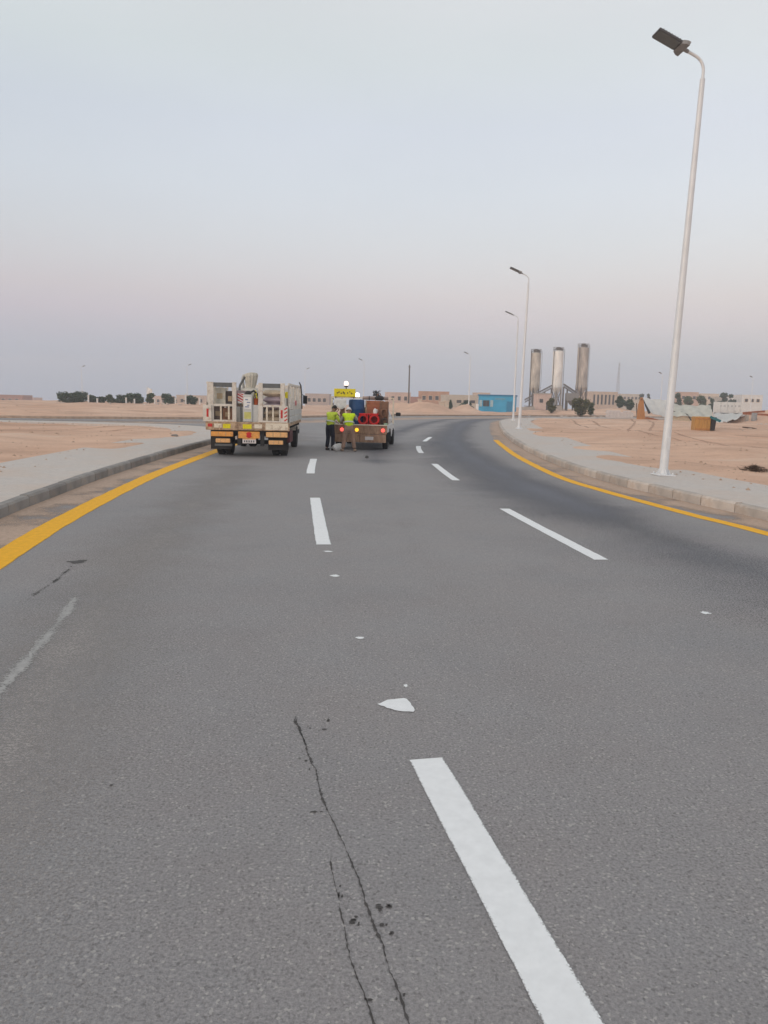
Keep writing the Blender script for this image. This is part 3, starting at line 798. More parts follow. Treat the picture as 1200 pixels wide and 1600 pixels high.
# (foot pixel or position, lean, heading of the arm, label)
L1 = ground_at(1036, 742, 0.18); L2 = ground_at(811, 670, .18)
lamps = [((L1.x, L1.y, 0.17), (0.0, 0.026, 0.10), 'tall pale steel street lamp nearest the camera on the right pavement'),
         ((L2.x, L2.y, 0.17), (0, 0.018, 0.0), 'second street lamp along the right kerb in front of the grey silos'),
         ((11.5, 70, 0.17), (0, 0.004, -0.2), 'third street lamp just left of the second one along the right kerb'),
         ((13.9, 131, None), (0, 0.0, 0.2), 'white street lamp standing left of the small blue building'),
         ((-83.5, 213, None), (0, 0, 2.9), 'faint far street lamp above the dark bushes on the left'),
         ((-48, 187, None), (0, 0, 2.9), 'faint far street lamp just left of the flatbed truck'),
         ((-20.2, 192, None), (0, 0, 2.9), 'faint far street lamp between the flatbed truck and the small loaded truck'),
         ((-4.6, 156, None), (0, 0, 0.3), 'faint far street lamp above the roof of the small loaded truck'),
         ((64.6, 183, None), (0, 0, 0.4), 'far street lamp left of the nearest pole, behind the white tarpaulin'),
         ((91.5, 195, None), (0, 0, 0.4), 'far street lamp at the right edge behind the white yard wall')]
for i, (p, lean, lab) in enumerate(lamps):
    o = lamp0 if i == 0 else copy_tree(lamp0)
    z = p[2] if p[2] is not None else gz(p[0], p[1])
    o.location = (p[0], p[1], z); o.rotation_euler = lean
    tag(o, lab, 'street lamp', 'street lamps along the roads')

# ------------------------------------------------------------------ flatbed truck
def wheel(parent, x, y, r, w, dual=False, z=None):
    z = r if z is None else z
    root = MB()
    xs = [x] if not dual else [x - w * .55, x + w * .55]
    ty = MB()
    for xx in xs:
        ty.lathe([(r * .58, -w / 2), (r * .9, -w / 2), (r * .98, -w * .36), (r, -w * .2), (r, w * .2), (r * .98, w * .36), (r * .9, w / 2), (r * .58, w / 2)], 24, (xx, y, z), 'x')
        for k in range(24):
            a = 2 * math.pi * k / 24
            ty.box((xx, y + r * math.cos(a), z + r * math.sin(a)), (w * .8, r * .1, r * .03), (a - math.pi / 2, 0, 0))
    t = ty.build('wheel', RUBBER, parent)
    rm = MB()
    for xx in xs: rm.lathe([(r * .57, -w * .42), (r * .57, w * .42), (r * .5, w * .42), (r * .3, w * .2), (r * .16, w * .46), (0.01, w * .46)], 18, (xx, y, z), 'x')
    rm.build('rim', RIM, t)
    return t


def make_truck():
    T = empty('flatbed_truck', (-4.12, 23.95, 0), R(2.0), 'cream flatbed truck with tall stake gates stopped by the left kerb', 'truck')
    REAR = -1.12; FR = 3.6
    # chassis
    ch = MB()
    for s in (-1, 1): ch.box((s * .42, 2.1, 0.72), (0.09, 6.2, 0.2))
    for y in (-0.9, 0.2, 1.6, 3.0): ch.box((0, y, 0.72), (0.8, 0.1, 0.14))
    ch.cyl((-0.95, 0, 0.40), (0.95, 0, 0.40), 0.07, n=8); ch.box((0, 0, 0.42), (0.3, 0.35, 0.3), ch=.08)
    ch.build('chassis', BLACK, T)
    MB().box((0.72, 1.7, 0.6), (0.45, 1.0, 0.36), ch=.05).build('fuel_tank', DKGREY, T)
    # bed
    bed = MB().box((0, (REAR + FR) / 2, 0.98), (2.42, FR - REAR, 0.08)).build('bed_floor', RUSTY, T)
    for k in range(9): MB().box((0, REAR + .25 + k * .55, 0.89), (2.3, 0.07, 0.1)).build('cross_member', BLACK, bed)
    beam = MB().box((0, REAR - .03, 0.925), (2.46, 0.06, 0.25), ch=.012).build('rear_beam', RUSTY, T)
    for x0, x1 in ((-0.72, -0.50), (-0.14, 0.12)): MB().box(((x0 + x1) / 2, REAR - .064, .92), (x1 - x0, .006, .13)).build('reflector', REFLEX_Y, beam)
    MB().box((-1.1, REAR - .064, .94), (.13, .006, .09)).build('reflector', REDLENS, beam)
    for x0, x1 in ((-.98, -.76), (.2, .42)): MB().box(((x0 + x1) / 2, REAR - .064, .93), (x1 - x0, .006, .12), ch=.002).build('patch_plate', CREAM, beam)
    MB().box((.86, REAR - .066, .93), (.66, .01, .2), ch=.003).build('patch_plate', CREAM, beam)
    # lamp bars
    for x0, x1, z0, z1, mm in ((-1.08, -.43, .615, .755, AMBER), (-.94, -.52, .43, .55, AMBER_PALE), (.54, 1.17, .615, .765, AMBER_PALE), (.62, 1.04, .40, .52, AMBER_PALE)):
        lb = MB().box(((x0 + x1) / 2, REAR - .02, (z0 + z1) / 2), (x1 - x0, .07, z1 - z0), ch=.012).build('tail_lamp', mm, T)
        MB().box(((x0 + x1) / 2, REAR + .03, (z0 + z1) / 2), (x1 - x0 + .04, .03, z1 - z0 + .04)).build('housing', BLACK, lb)
        for k in (1, 2):
            MB().box((x0 + (x1 - x0) * k / 3, REAR - .056, (z0 + z1) / 2), (.012, .006, z1 - z0 - .02)).build('lens_divider', RUSTY, lb)
    MB().box((-.72, REAR + .02, .36), (.52, .05, .07), ch=.01).build('under_rail', DKGREY, T)
    cpl = MB().box((.035, REAR - .01, .67), (.63, .04, .2), ch=.006).build('marker_plate', AMBER, T)
    cr = MB()
    cr.box((.035, REAR - .035, .67), (.09, .008, .17), (0, R(38), 0)); cr.box((.035, REAR - .038, .67), (.09, .008, .17), (0, R(-38), 0))
    cr.build('red_cross_mark', RED, cpl)
    npl = MB().box((.04, REAR - .0, .495), (.4, .02, .15), ch=.004).build('number_plate', PLATE, T)
    MB().box((.04, REAR - .012, .55), (.38, .006, .03)).build('plate_band', AMBER_PALE, npl)
    for k in range(5): MB().box((-.1 + k * .068, REAR - .012, .48), (.035, .006, .06)).build('plate_mark', DKGREY, npl)
    for x in (-.26, .42): MB().box((x, REAR + .05, .6), (.12, .04, .5)).build('mount_bracket', BLACK, T)
    for s in (-1, 1): MB().box((s * .86, -.72, .52), (.62, .012, .62)).build('mudflap', BLACK, T)
    MB().box((1.17, -.35, .62), (.10, 1.0, .36), ch=.02).build('side_guard', mat('maroon_guard', (.10, .03, .035), .6), T)
    # rear gate: two stake frames
    gates = []
    for (a0, a1), (b0, b1) in (((-1.16, -1.0), (-.455, -.335)), ((.31, .44), (.955, 1.085))):
        g = MB()
        for x0, x1 in ((a0, a1), (b0, b1)): g.box(((x0 + x1) / 2, REAR + .02, 1.62), (x1 - x0, .07, 1.16), ch=.008)
        g.box(((a1 + b0) / 2, REAR + .02, 1.53), (b0 - a1 + .01, .05, .07), ch=.006)
        g.box(((a1 + b0) / 2, REAR + .02, 1.07), (b0 - a1 + .01, .05, .06), ch=.006)
        gates.append(g.build('rear_gate', WHITE_METAL, T))
    for x in (-.79, -.56, .56, .74): MB().box((x, REAR + .02, 1.3), (.05, .04, .4), ch=.004).build('gate_bar', CREAM, gates[x > 0])
    for x0, x1 in ((-1.0, -.455), (.44, .955)): MB().box(((x0 + x1) / 2, REAR + .02, 2.12), (x1 - x0, .05, .13), ch=.006).build('gate_top_panel', DKGREY, gates[x0 > 0])
    for s, xc in ((-1, -1.17), (1, 1.06)):
        p = MB().box((xc - .01, REAR - .045, 1.29), (.25, .02, .48), ch=.004).build('gate_end_plate', WHITE_METAL, gates[s > 0])
        MB().box((xc + (.0 if s < 0 else -.06), REAR - .058, 1.3), (.06, .006, .24), ch=.002).build('reflector', REDLENS, p)
        if s > 0:
            for k in range(4): MB().box((xc + .06, REAR - .058, 1.13 + k * .11), (.10, .006, .035), (0, R(-35), 0)).build('stripe', RED, p)
    # side boards
    for s in (-1, 1):
        sd = MB()
        for y in (REAR + .2, .15, 1.3, 2.4, FR - .1): sd.box((s * 1.19, y, 1.6), (.06, .1, 1.18), ch=.006)
        sd.box((s * 1.19, (REAR + FR) / 2, 2.17), (.05, FR - REAR - .1, .07), ch=.006)
        side = sd.build('side_frame', WHITE_METAL, T)
        for k in range(3): MB().box((s * 1.225, (REAR + FR) / 2, 1.14 + k * .19), (.022, FR - REAR - .06, .17), ch=.004).build('side_board', GREYBOX if k < 2 else WHITE_METAL, side)
        MB().box((s * 1.23, 1.3, 1.70), (.03, .55, .3), ch=.004).build('side_board', WHITE_METAL, side)
        st = MB().box((s * 1.245, .75, 1.62), (.012, .8, .14)).build('stripe_panel', WHITE, side)
        for k in range(4): MB().box((s * 1.253, .47 + k * .2, 1.62), (.006, .08, .15), (R(25), 0, 0)).build('stripe', RED, st)
    rl = MB().lathe([(.02, -.03), (.09, -.03), (.1, 0), (.09, .03), (.02, .035)], 16, (0, 0, 0), 'y').build('round_marker', REFLEX_Y, T, loc=(1.12, REAR + .35, 1.86))
    MB().box((0, 0, -.2), (.03, .03, .24)).build('marker_stem', BLACK, rl)
    MB().tube([(1.22, 2.7, 2.3), (1.24, 3.1, 2.2), (1.25, 3.4, 1.9), (1.25, 3.5, 1.4)], .022, 6).build('grab_rail', BLACK, T)
    # head board and cab
    MB().box((0, FR + .03, 1.55), (2.3, .05, 1.1)).build('head_board', GREYBOX, T)
    cab = MB().prism([(3.85, .62), (5.55, .62), (5.6, 1.2), (5.25, 2.12), (5.0, 2.22), (3.95, 2.22), (3.85, 2.1)], -1.0, 1.0, 'x').build('cab', WHITE_METAL, T)
    MB().box((0, 3.842, 1.75), (1.3, .012, .45), ch=.004).build('rear_window', GLASS, cab)
    MB().add([(-.9, 5.585, 1.28), (.9, 5.585, 1.28), (.86, 5.29, 2.06), (-.86, 5.29, 2.06)], [(0, 1, 2, 3)]).build('windscreen', GLASS, cab)
    for s in (-1, 1):
        dr = MB().box((s * 1.004, 4.62, 1.2), (.012, 1.0, 1.0), ch=.004).build('door', WHITE_METAL, cab)
        MB().add([(s * 1.012, 4.15, 1.45), (s * 1.012, 5.08, 1.45), (s * 1.012, 4.9, 2.05), (s * 1.012, 4.15, 2.05)], [(0, 1, 2, 3)]).build('side_window', GLASS, cab)
        MB().box((s * 1.02, 4.25, 1.25), (.02, .12, .03)).build('handle', BLACK, dr)
        mr = MB().box((s * 1.25, 5.1, 1.72), (.16, .05, .3), ch=.015).build('mirror', BLACK, cab)
        MB().tube([(s * 1.0, 5.15, 1.9), (s * 1.15, 5.1, 1.9), (s * 1.25, 5.1, 1.86)], .012, 6).build('mirror_arm', BLACK, mr)
        MB().lathe([(.02, 0), (.09, 0), (.1, .03), (.08, .05)], 14, (s * .75, 5.58, .85), 'y').build('headlight', WHITE, cab)
    MB().box((0, 5.62, .55), (2.0, .1, .22), ch=.02).build('front_bumper', DKGREY, cab)
    for s in (-1, 1): wheel(T, s * .84, 0, .40, .22, True)
    for s in (-1, 1): wheel(T, s * .92, 4.2, .40, .22)
    return T


truck = make_truck()
TM = Matrix.Translation((-4.12, 23.95, 0)) @ Matrix.Rotation(R(2.0), 4, 'Z')


def tpos(x, y, z): return TM @ Vector((x, y, z))


def thing(mb, name, material, loc, rz, label, cat, group=None, smooth=False):
    return tag(mb.build(name, material, None, smooth, loc, (0, 0, rz)), label, cat, group)


def sack_mesh(w, d, h):
    mb = MB(); nx, ny = 6, 5; V = []; F = []
    for sgn in (1, -1):
        for i in range(nx + 1):
            for j in range(ny + 1):
                u, v = i / nx * 2 - 1, j / ny * 2 - 1
                k = max(0, (1 - u ** 4) * (1 - v ** 4)) ** .5
                V.append((u * w / 2, v * d / 2, h / 2 + sgn * h / 2 * (0.15 + .85 * k) + random.uniform(-.006, .006)))
    n = (nx + 1) * (ny + 1)
    for s_ in (0, 1):
        for i in range(nx):
            for j in range(ny):
                a = s_ * n + i * (ny + 1) + j; F.append((a, a + 1, a + ny + 2, a + ny + 1))
    ring = [i * (ny + 1) for i in range(nx + 1)] + [nx * (ny + 1) + j for j in range(1, ny + 1)] + [i * (ny + 1) + ny for i in range(nx - 1, -1, -1)] + [j for j in range(ny - 1, 0, -1)]
    for i in range(len(ring)):
        a, b = ring[i], ring[(i + 1) % len(ring)]; F.append((a, b, b + n, a + n))
    return mb.add(V, F)


BZ = 1.022
# load on the flatbed
sack_lab = ['lowest beige sack behind the right rear gate of the flatbed truck', 'beige sack second from bottom behind the right rear gate',
            'mauve sack third from bottom behind the right rear gate', 'mauve sack fourth from bottom behind the right rear gate', 'topmost beige sack behind the right rear gate of the flatbed truck']
z = BZ
for k in range(5):
    o = thing(sack_mesh(.62, .42, .2), 'paint_sack', BEIGE_SACK if k in (0, 1, 4) else MAUVE_SACK, tpos(.72 + random.uniform(-.03, .03), -.72, z), R(2 + random.uniform(-4, 4)), sack_lab[k], 'sack', 'sacks on the flatbed truck', True)
    z += .195
for k, (x, yy, zz, w, h, mm, lab) in enumerate([(-.62, -.75, BZ, .30, .42, BROWN, 'dark brown carton low behind the left rear gate, nearer the middle'),
                                                (-.92, -.75, BZ, .28, .46, mat('dark_carton', (.20, .15, .13), .8), 'dark carton low in the left corner behind the rear gate'),
                                                (-.86, -.72, BZ + .462, .34, .56, mat('pale_carton', (.56, .54, .47), .8), 'tall pale carton on top behind the left rear gate'),
                                                (-.56, -.72, BZ + .422, .22, .5, mat('black_carton', (.07, .06, .06), .8), 'black upright case beside the pale carton behind the left gate')]):
    r0 = empty('carton', tpos(x, yy, zz), R(2), lab, 'box', 'boxes on the flatbed truck')
    MB().box((0, 0, h / 2), (w, .34, h), ch=.006).build('box_body', mm, r0)
    MB().box((0, 0, h + .0015), (w * .16, .33, .003)).build('tape', CARD, r0)
    MB().box((0, -.1715, h * .55), (w * .5, .003, h * .3)).build('box_panel', CARD, r0)
# striped board
sb = empty('hazard_board', tpos(-.225, -.98, BZ), R(2), 'small red and white striped hazard board standing on the flatbed truck', 'sign')
MB().box((0, 0, .72), (.19, .015, .3), ch=.003).build('board', WHITE, sb)
MB().box((0, .02, .3), (.03, .02, .6)).build('post', DKGREY, sb)
MB().box((0, .0, .006), (.2, .14, .012)).build('foot', DKGREY, sb)
for k in range(4):
    zz = .60 + k * .085
    st = MB().add([(-.094, -.0085, zz + .05), (.094, -.0085, zz - .06), (.094, -.0085, zz - .018), (-.094, -.0085, zz + .09)], [(0, 1, 2, 3)])
    st.v = [(v[0], v[1], min(max(v[2], .572), .868)) for v in st.v]
    st.build('stripe', RED, sb)
# machine cabinet
cb = empty('paint_machine', tpos(-.01, -.96, BZ), R(2), 'narrow grey machine cabinet with yellow plate at the middle of the flatbed', 'machine')
body = MB().box((0, 0, .43), (.27, .26, .8), ch=.012).build('cabinet', GREYBOX, cb)
MB().box((0, -.133, .22), (.2, .008, .2), ch=.002).build('yellow_plate', mat('pale_yellow_plate', (.62, .6, .2), .6), body)
MB().box((0, -.133, .58), (.21, .008, .34), ch=.002).build('front_panel', WHITE, body)
for k, (x, zz, w) in enumerate([(-.03, .68, .08), (.03, .6, .1), (.02, .52, .06), (-.02, .47, .12)]): MB().box((x, -.139, zz), (w, .004, .025)).build('dial_mark', BLUE_MARK, body)
for sx_ in (-1, 1): MB().box((sx_ * .1, 0, .015), (.05, .24, .03)).build('foot', BLACK, cb)
MB().lathe([(.03, .83), (.085, .835), (.09, .88), (.07, .92), (.03, .94)], 14).build('cap', BLACK, cb, True)
# kettle
kt = empty('thermoplastic_kettle', tpos(-.14, .35, BZ), R(2), 'pale drum kettle with a domed cover rising above the flatbed load', 'kettle')
MB().lathe([(.30, 0), (.32, .02), (.32, .9), (.30, .95), (.24, 1.0), (.12, 1.05)], 22).build('drum', mat('pale_drum', (.6, .57, .5), .6, var=.2, dirt=(.3, .25, .2), dirt_amt=.3), kt, True)
cv = MB(); nn = 28
prof2 = [(.13, 1.03), (.16, 1.15), (.19, 1.3), (.20, 1.40), (.17, 1.47), (.06, 1.5)]
V = []
for rr, hh in prof2:
    for k in range(nn):
        a = 2 * math.pi * k / nn; q = rr * (1 + .10 * (k % 2) - .05)
        V.append((q * math.cos(a) + (hh - 1) * .12, q * math.sin(a), hh))
F = [(i * nn + k, i * nn + (k + 1) % nn, (i + 1) * nn + (k + 1) % nn, (i + 1) * nn + k) for i in range(len(prof2) - 1) for k in range(nn)] + [tuple(range((len(prof2) - 1) * nn, len(prof2) * nn))]
V = [(v[0] * (1.15 if v[0] > 0 else .8) - .1 * (v[2] - 1.0), v[1], v[2] + (.10 * (v[0] + .1) if v[2] > 1.2 else 0)) for v in V]
cv.add(V, F).build('pleated_cover', mat('cover_cloth', (.55, .53, .46), .8, var=.2), kt)
MB().tube([(-.34, -.1, .7), (-.30, -.1, 1.1), (-.14, -.12, 1.38)], .035, 8).build('strut', DKGREY, kt, True)
MB().tube([(-.2, .1, .9), (-.24, .05, 1.3), (-.2, .02, 1.42), (-.08, 0, 1.45)], .045, 8).build('exhaust_pipe', GREYBOX, kt, True)
MB().tube([(.2, -.3, .6), (.28, -.45, .85), (.2, -.6, .95), (.08, -.75, .88)], .03, 8).build('hose', BLACK, kt, True)
MB().tube([(.16, -.3, .75), (.24, -.5, .95), (.3, -.62, .7)], .018, 8).build('hose', REFLEX_Y, kt, True)
ob = empty('plastic_bucket', tpos(.21, -.9, BZ), R(2), 'small orange-red bucket on a grey crate beside the machine cabinet', 'bucket')
MB().lathe([(.055, .53), (.07, .72), (.074, .725), (.066, .725), (.052, .54), (.001, .54)], 16).build('pail', mat('orange_plastic', (.6, .13, .04), .5), ob, True)
MB().box((0, 0, .265), (.2, .3, .53), ch=.01).build('stand', GREYBOX, ob)
MB().tube([(-.07, 0, .72), (-.05, 0, .79), (0, 0, .815), (.05, 0, .79), (.07, 0, .72)], .005, 5).build('handle', BLACK, ob)
o = thing(MB().box((0, 0, .24), (.3, .02, .46), (R(8), 0, 0), ch=.004), 'grey_sheet', GREYBOX, tpos(-.3, -.8, BZ), R(2), 'grey metal sheet leaning left of the machine cabinet', 'sheet')

for k, (x, y, z_, w, h, mm, lab) in enumerate([(-.12, -.62, BZ, .42, .50, BROWN, 'brown carton behind the machine cabinet on the flatbed'), (.30, -.55, BZ, .30, .46, GREYBOX, 'grey case behind the orange-red bucket on the flatbed'),
                                                (-.30, -.2, BZ, .5, .95, mat('mauve_carton', (.36, .28, .29), .8), 'tall mauve carton deep behind the striped hazard board')]):
    r0 = empty('carton', tpos(x, y, z_), R(2 + k * 3), lab, 'box', 'boxes on the flatbed truck')
    MB().box((0, 0, h / 2), (w, .3, h), ch=.008).build('box_body', mm, r0)
    MB().box((0, 0, h + .0015), (w * .16, .29, .003)).build('tape', CARD, r0)
    MB().box((0, -.1515, h * .6), (w * .45, .003, h * .25)).build('box_panel', CARD, r0)

# ------------------------------------------------------------------ small loaded truck
PX, PY, PA = -0.86, 28.35, R(-4.5)
PM = Matrix.Translation((PX, PY, 0)) @ Matrix.Rotation(PA, 4, 'Z')


def ppos(x, y, z): return PM @ Vector((x, y, z))


def make_pickup():
    T = empty('small_truck', (PX, PY, 0), PA, 'small silver truck piled with work gear, two workers at its tailgate', 'truck')
    RE = -0.95; FR = 1.75; W = .98
    ch = MB()
    for s in (-1, 1): ch.box((s * .4, 1.3, .5), (.08, 4.2, .14))
    for y in (-.7, .5, 1.6): ch.box((0, y, .5), (.8, .08, .1))
    ch.cyl((-.8, 0, .33), (.8, 0, .33), .06, n=8); ch.build('chassis', BLACK, T)
    MB().box((0, (RE + FR) / 2, .66), (2 * W, FR - RE, .06)).build('bed_floor', RUSTY, T)
    tg = MB().box((0, RE - .02, .72), (2 * W, .05, .30), ch=.01).build('tailgate', TAILGATE, T)
    for x in (-.72, -.24, .24, .72): MB().box((x, RE - .05, .72), (.05, .02, .27), ch=.004).build('rib', TAILGATE, tg)
    MB().box((.22, RE - .05, .83), (.12, .025, .05), ch=.004).build('handle', TAILGATE, tg)
    MB().box((0, RE - .04, .885), (2 * W + .02, .07, .035), ch=.006).build('top_rail', CREAM, tg)
    bp = MB().box((0, RE - .03, .415), (2 * W - .06, .08, .29), ch=.012).build('rear_bumper', TAILGATE, T)
    for x in (-.45, .02, .5): MB().box((x, RE - .075, .40), (.025, .012, .24)).build('rib', BROWN, bp)
    # lit lamps
    LR = mat('lit_red_lamp', (.6, .05, .04), .4, emit=(1.0, .13, .10), estr=1.3); LA = mat('lit_amber_lamp', (.8, .4, .02), .4, emit=(1.0, .55, .04), estr=1.3)
    for x, mm in ((-.62, LR), (.84, LR), (-.09, LA)):
        tl = MB().lathe([(.001, -.035), (.05, -.03), (.068, -.012), (.07, .01), (.06, .02)], 14, (0, 0, 0), 'y').build('tail_lamp', mm, T, True, loc=(x, RE - .065, .71))
        MB().lathe([(.06, .02), (.085, .02), (.085, .04), (.06, .04)], 14, (0, 0, 0), 'y').build('lamp_ring', BLACK, tl)
    npl = MB().box((.36, RE - .078, .42), (.3, .008, .12), ch=.002).build('number_plate', PLATE, T)
    for s in (-1, 1):
        sd = MB().box((s * W, (RE + FR) / 2, .76), (.04, FR - RE, .26), ch=.008).build('side_panel', SILVER if s > 0 else CREAM, T)
        for y in (RE + .1, .3, 1.2): MB().box((s * (W + .024), y, .76), (.012, .05, .24)).build('rib', SILVER, sd)
        ar = MB()
        for k in range(9):
            a = math.pi * k / 8; ar.box((s * (W + .005), .42 * math.cos(a), .34 + .40 * math.sin(a)), (.08, .16, .02), (a - math.pi / 2, 0, 0))
        ar.build('wheel_arch', BLACK, T)
    MB().box((.93, RE + .0, .93), (.13, .02, .07)).build('corner_plate', GREENISH, T)
    # rack round the bed: cream left posts, cross-tied
    rk = MB()
    for x, y in ((-1.0, RE + .02), (-1.0, FR - .05), (1.0, FR - .05)): rk.box((x, y, 1.36), (.06, .06, 1.0), ch=.006)
    rk.box((-1.0, (RE + FR) / 2, 1.84), (.05, FR - RE, .05)); rk.box((0, FR - .05, 1.84), (2.0, .05, .05))
    rk.box((-.5, RE + .02, 1.84), (1.0, .05, .05)); pass
    rack = rk.build('rack', CREAM, T)
    for k in range(4):
        z0 = 1.0 + k * .2
        MB().tube([(-.97, RE + .0, z0), (-.74, RE + .0, z0 + .2)], .012, 5).build('rope', BROWN, rack)
        MB().tube([(-.74, RE - .02, z0), (-.97, RE - .02, z0 + .2)], .012, 5).build('rope', BLACK, rack)
    MB().box((-.62, RE + .05, 1.3), (.16, .05, 1.0), ch=.008).build('rack_board', BROWN, rack)
    # cab
    cab = MB().prism([(1.85, .36), (3.9, .36), (4.0, .62), (3.95, .95), (3.2, 1.06), (1.85, 1.06)], -.90, .90, 'x').build('cab', SILVER, T)
    gh = MB()
    gh.add([(-.86, 1.88, 1.06), (.86, 1.88, 1.06), (.84, 3.15, 1.06), (-.84, 3.15, 1.06), (-.70, 1.95, 1.56), (.70, 1.95, 1.56), (.68, 2.65, 1.56), (-.68, 2.65, 1.56)],
           [(0, 3, 2, 1), (4, 5, 6, 7), (0, 1, 5, 4), (1, 2, 6, 5), (2, 3, 7, 6), (3, 0, 4, 7)])
    gh.build('greenhouse', SILVER, cab)
    MB().box((0, 1.905, 1.31), (1.2, .012, .34), (R(-8), 0, 0), ch=.004).build('rear_window', GLASS, cab)
    MB().add([(-.74, 3.10, 1.12), (.74, 3.10, 1.12), (.64, 2.72, 1.51), (-.64, 2.72, 1.51)], [(0, 1, 2, 3)]).build('windscreen', GLASS, cab)
    for s in (-1, 1):
        dr = MB().box((s * .904, 2.5, .74), (.012, .95, .6), ch=.004).build('door', SILVER, cab)
        MB().add([(s * .845, 2.05, 1.12), (s * .84, 3.0, 1.12), (s * .712, 2.66, 1.52), (s * .73, 2.05, 1.52)], [(0, 1, 2, 3)]).build('side_window', GLASS, cab)
        MB().box((s * .916, 2.15, .95), (.02, .12, .03)).build('handle', BLACK, dr)
        mr = MB().box((s * 1.13, 2.75, 1.22), (.2, .07, .14), ch=.025).build('mirror', BLACK, cab)
        MB().box((s * .97, 2.78, 1.2), (.14, .03, .03)).build('mirror_arm', BLACK, mr)
        MB().box((s * .66, 3.99, .76), (.3, .05, .14), ch=.015).build('headlight', WHITE, cab)
    MB().box((0, 4.02, .46), (1.8, .12, .2), ch=.02).build('front_bumper', DKGREY, cab)
    for s in (-1, 1): wheel(T, s * .86, 0, .33, .19)
    for s in (-1, 1): wheel(T, s * .86, 2.95, .33, .19)
    # roof beacon on the rack
    bc = MB().lathe([(.02, 0), (.07, .0), (.07, .04), (.055, .05)], 14).build('beacon', BLACK, T, loc=(-.50, RE + .02, 2.20))
    MB().lathe([(.05, .05), (.075, .07), (.08, .13), (.06, .19), (.02, .205)], 14).build('beacon_dome', mat('lit_beacon', (.9, .6, .5), .3, emit=(1.0, .80, .68), estr=1.6), bc, True)
    MB().cyl((0, 0, -.36), (0, 0, 0), .02, n=8).build('beacon_stem', BLACK, bc)
    wl = MB().lathe([(.001, -.03), (.07, -.025), (.085, 0), (.08, .05), (.02, .09)], 16, (0, 0, 0), 'y').build('work_lamp', mat('lit_work_lamp', (.9, .9, .9), .3, emit=(1.0, .97, .92), estr=1.8), T, True, loc=(-.10, RE + .02, 1.93))
    MB().cyl((0, 0, -.1), (0, 0, -.07), .03, n=8).build('lamp_mount', BLACK, wl)
    # yellow sign on the rack
    sg = MB().box((-.54, RE - .03, 2.0), (.76, .02, .28), ch=.006).build('roof_sign', YELLOW_SIGN, T)
    rs = random.Random(12)
    for x, zz in ((-.80, 1.99), (-.74, 2.02), (-.66, 1.98), (-.58, 2.01), (-.56, 1.97), (-.44, 2.0), (-.36, 2.03), (-.30, 1.98)):
        n_ = 7; MB().prism([(x + rs.uniform(.015, .04) * math.cos(6.283 * k / n_), zz + rs.uniform(.012, .045) * math.sin(6.283 * k / n_)) for k in range(n_)], RE - .044, RE - .0405, 'y').build('faded_mark', DARK_MARK, sg)
    for x in (-.86, -.22): MB().box((x, RE - .005, 1.97), (.03, .03, .34)).build('sign_post', BLACK, sg)
    return T


pick = make_pickup()
PB = .692
dr = empty('blue_drum', ppos(-.17, -.5, PB), PA, 'dark blue plastic drum behind the worker in the small truck', 'drum')
MB().lathe([(.25, 0), (.28, .03), (.285, .35), (.295, .37), (.285, .39), (.285, .72), (.295, .74), (.285, .76), (.28, 1.04), (.25, 1.08), (.245, 1.06), (.001, 1.055)], 24).build('drum_body', BLUE_DRUM, dr, True)
for s in (-1, 1): MB().cyl((s * .15, 0, 1.055), (s * .15, 0, 1.085), .035, n=10).build('bung', BLACK, dr)
# red twin-hole barrier
rb_ = empty('red_barrier', ppos(.31, -.72, PB), PA, 'bright red plastic barrier block with two round holes in the small truck', 'barrier')
ring = MB(); n = 28


def ring_add(cx, cz, ro, ri, y0, y1):
    V = []
    for y in (y0, y1):
        for rr in (ro, ri):
            V += [(cx + rr * math.cos(2 * math.pi * k / n), y, cz + rr * math.sin(2 * math.pi * k / n)) for k in range(n)]
    F = []
    for k in range(n):
        j = (k + 1) % n
        F += [(k, j, n + j, n + k), (2 * n + k, 3 * n + k, 3 * n + j, 2 * n + j), (k, 2 * n + k, 2 * n + j, j), (n + k, n + j, 3 * n + j, 3 * n + k)]
    ring.add(V, F)


for cx in (-.2, .2): ring_add(cx, .39, .185, .12, -.16, .14)
ring.build('tube_ring', RED_PLASTIC, rb_, True)
fr = MB()
for cx in (-.045, .045): fr.box((cx, 0, .39), (.035, .26, .34), ch=.006)
fr.box((0, 0, .575), (.70, .24, .05), ch=.01); fr.box((0, 0, .195), (.74, .26, .05), ch=.01); fr.box((0, 0, .085), (.66, .24, .17), ch=.01)
fr.build('frame', RED_PLASTIC, rb_)
MB().box((0, .125, .39), (.72, .02, .34)).build('back_plate', mat('dark_red_plastic', (.36, .014, .014), .5), rb_)
cr_lab = ['rust-red crate on top at the middle of the small truck load', 'brown crate at the right end of the small truck load']
for k, (x, y, w, d, h, z0, mm) in enumerate([(.46, -.15, .62, .7, .5, PB + .56, RUSTRED), (.82, -.35, .30, .6, 1.04, PB, BROWN)]):
    c = empty('load_crate', ppos(x, y, z0 if k else PB), PA, cr_lab[k], 'crate', 'crates in the small truck')
    if k == 0:
        MB().box((0, 0, .28), (w, d, .55), ch=.01).build('lower_box', BROWN, c)
        zz = .56
    else: zz = 0
    MB().box((0, 0, zz + h / 2), (w - .03, d - .03, h - .02)).build('box_core', mm, c)
    npk = 4
    for q in range(npk): MB().box((0, -d / 2 - .002, zz + h * (q + .5) / npk), (w, .02, h / npk - .015), ch=.003).build('plank', mm, c)
    for s in (-1, 1): MB().box((s * (w / 2 - .03), -d / 2 - .018, zz + h / 2), (.05, .02, h), ch=.003).build('batten', RUSTY if k == 0 else BROWN, c)
    if k == 0: MB().box((.05, -d / 2 - .025, zz + .1), (.14, .015, .1)).build('pale_tag', CARD, c)
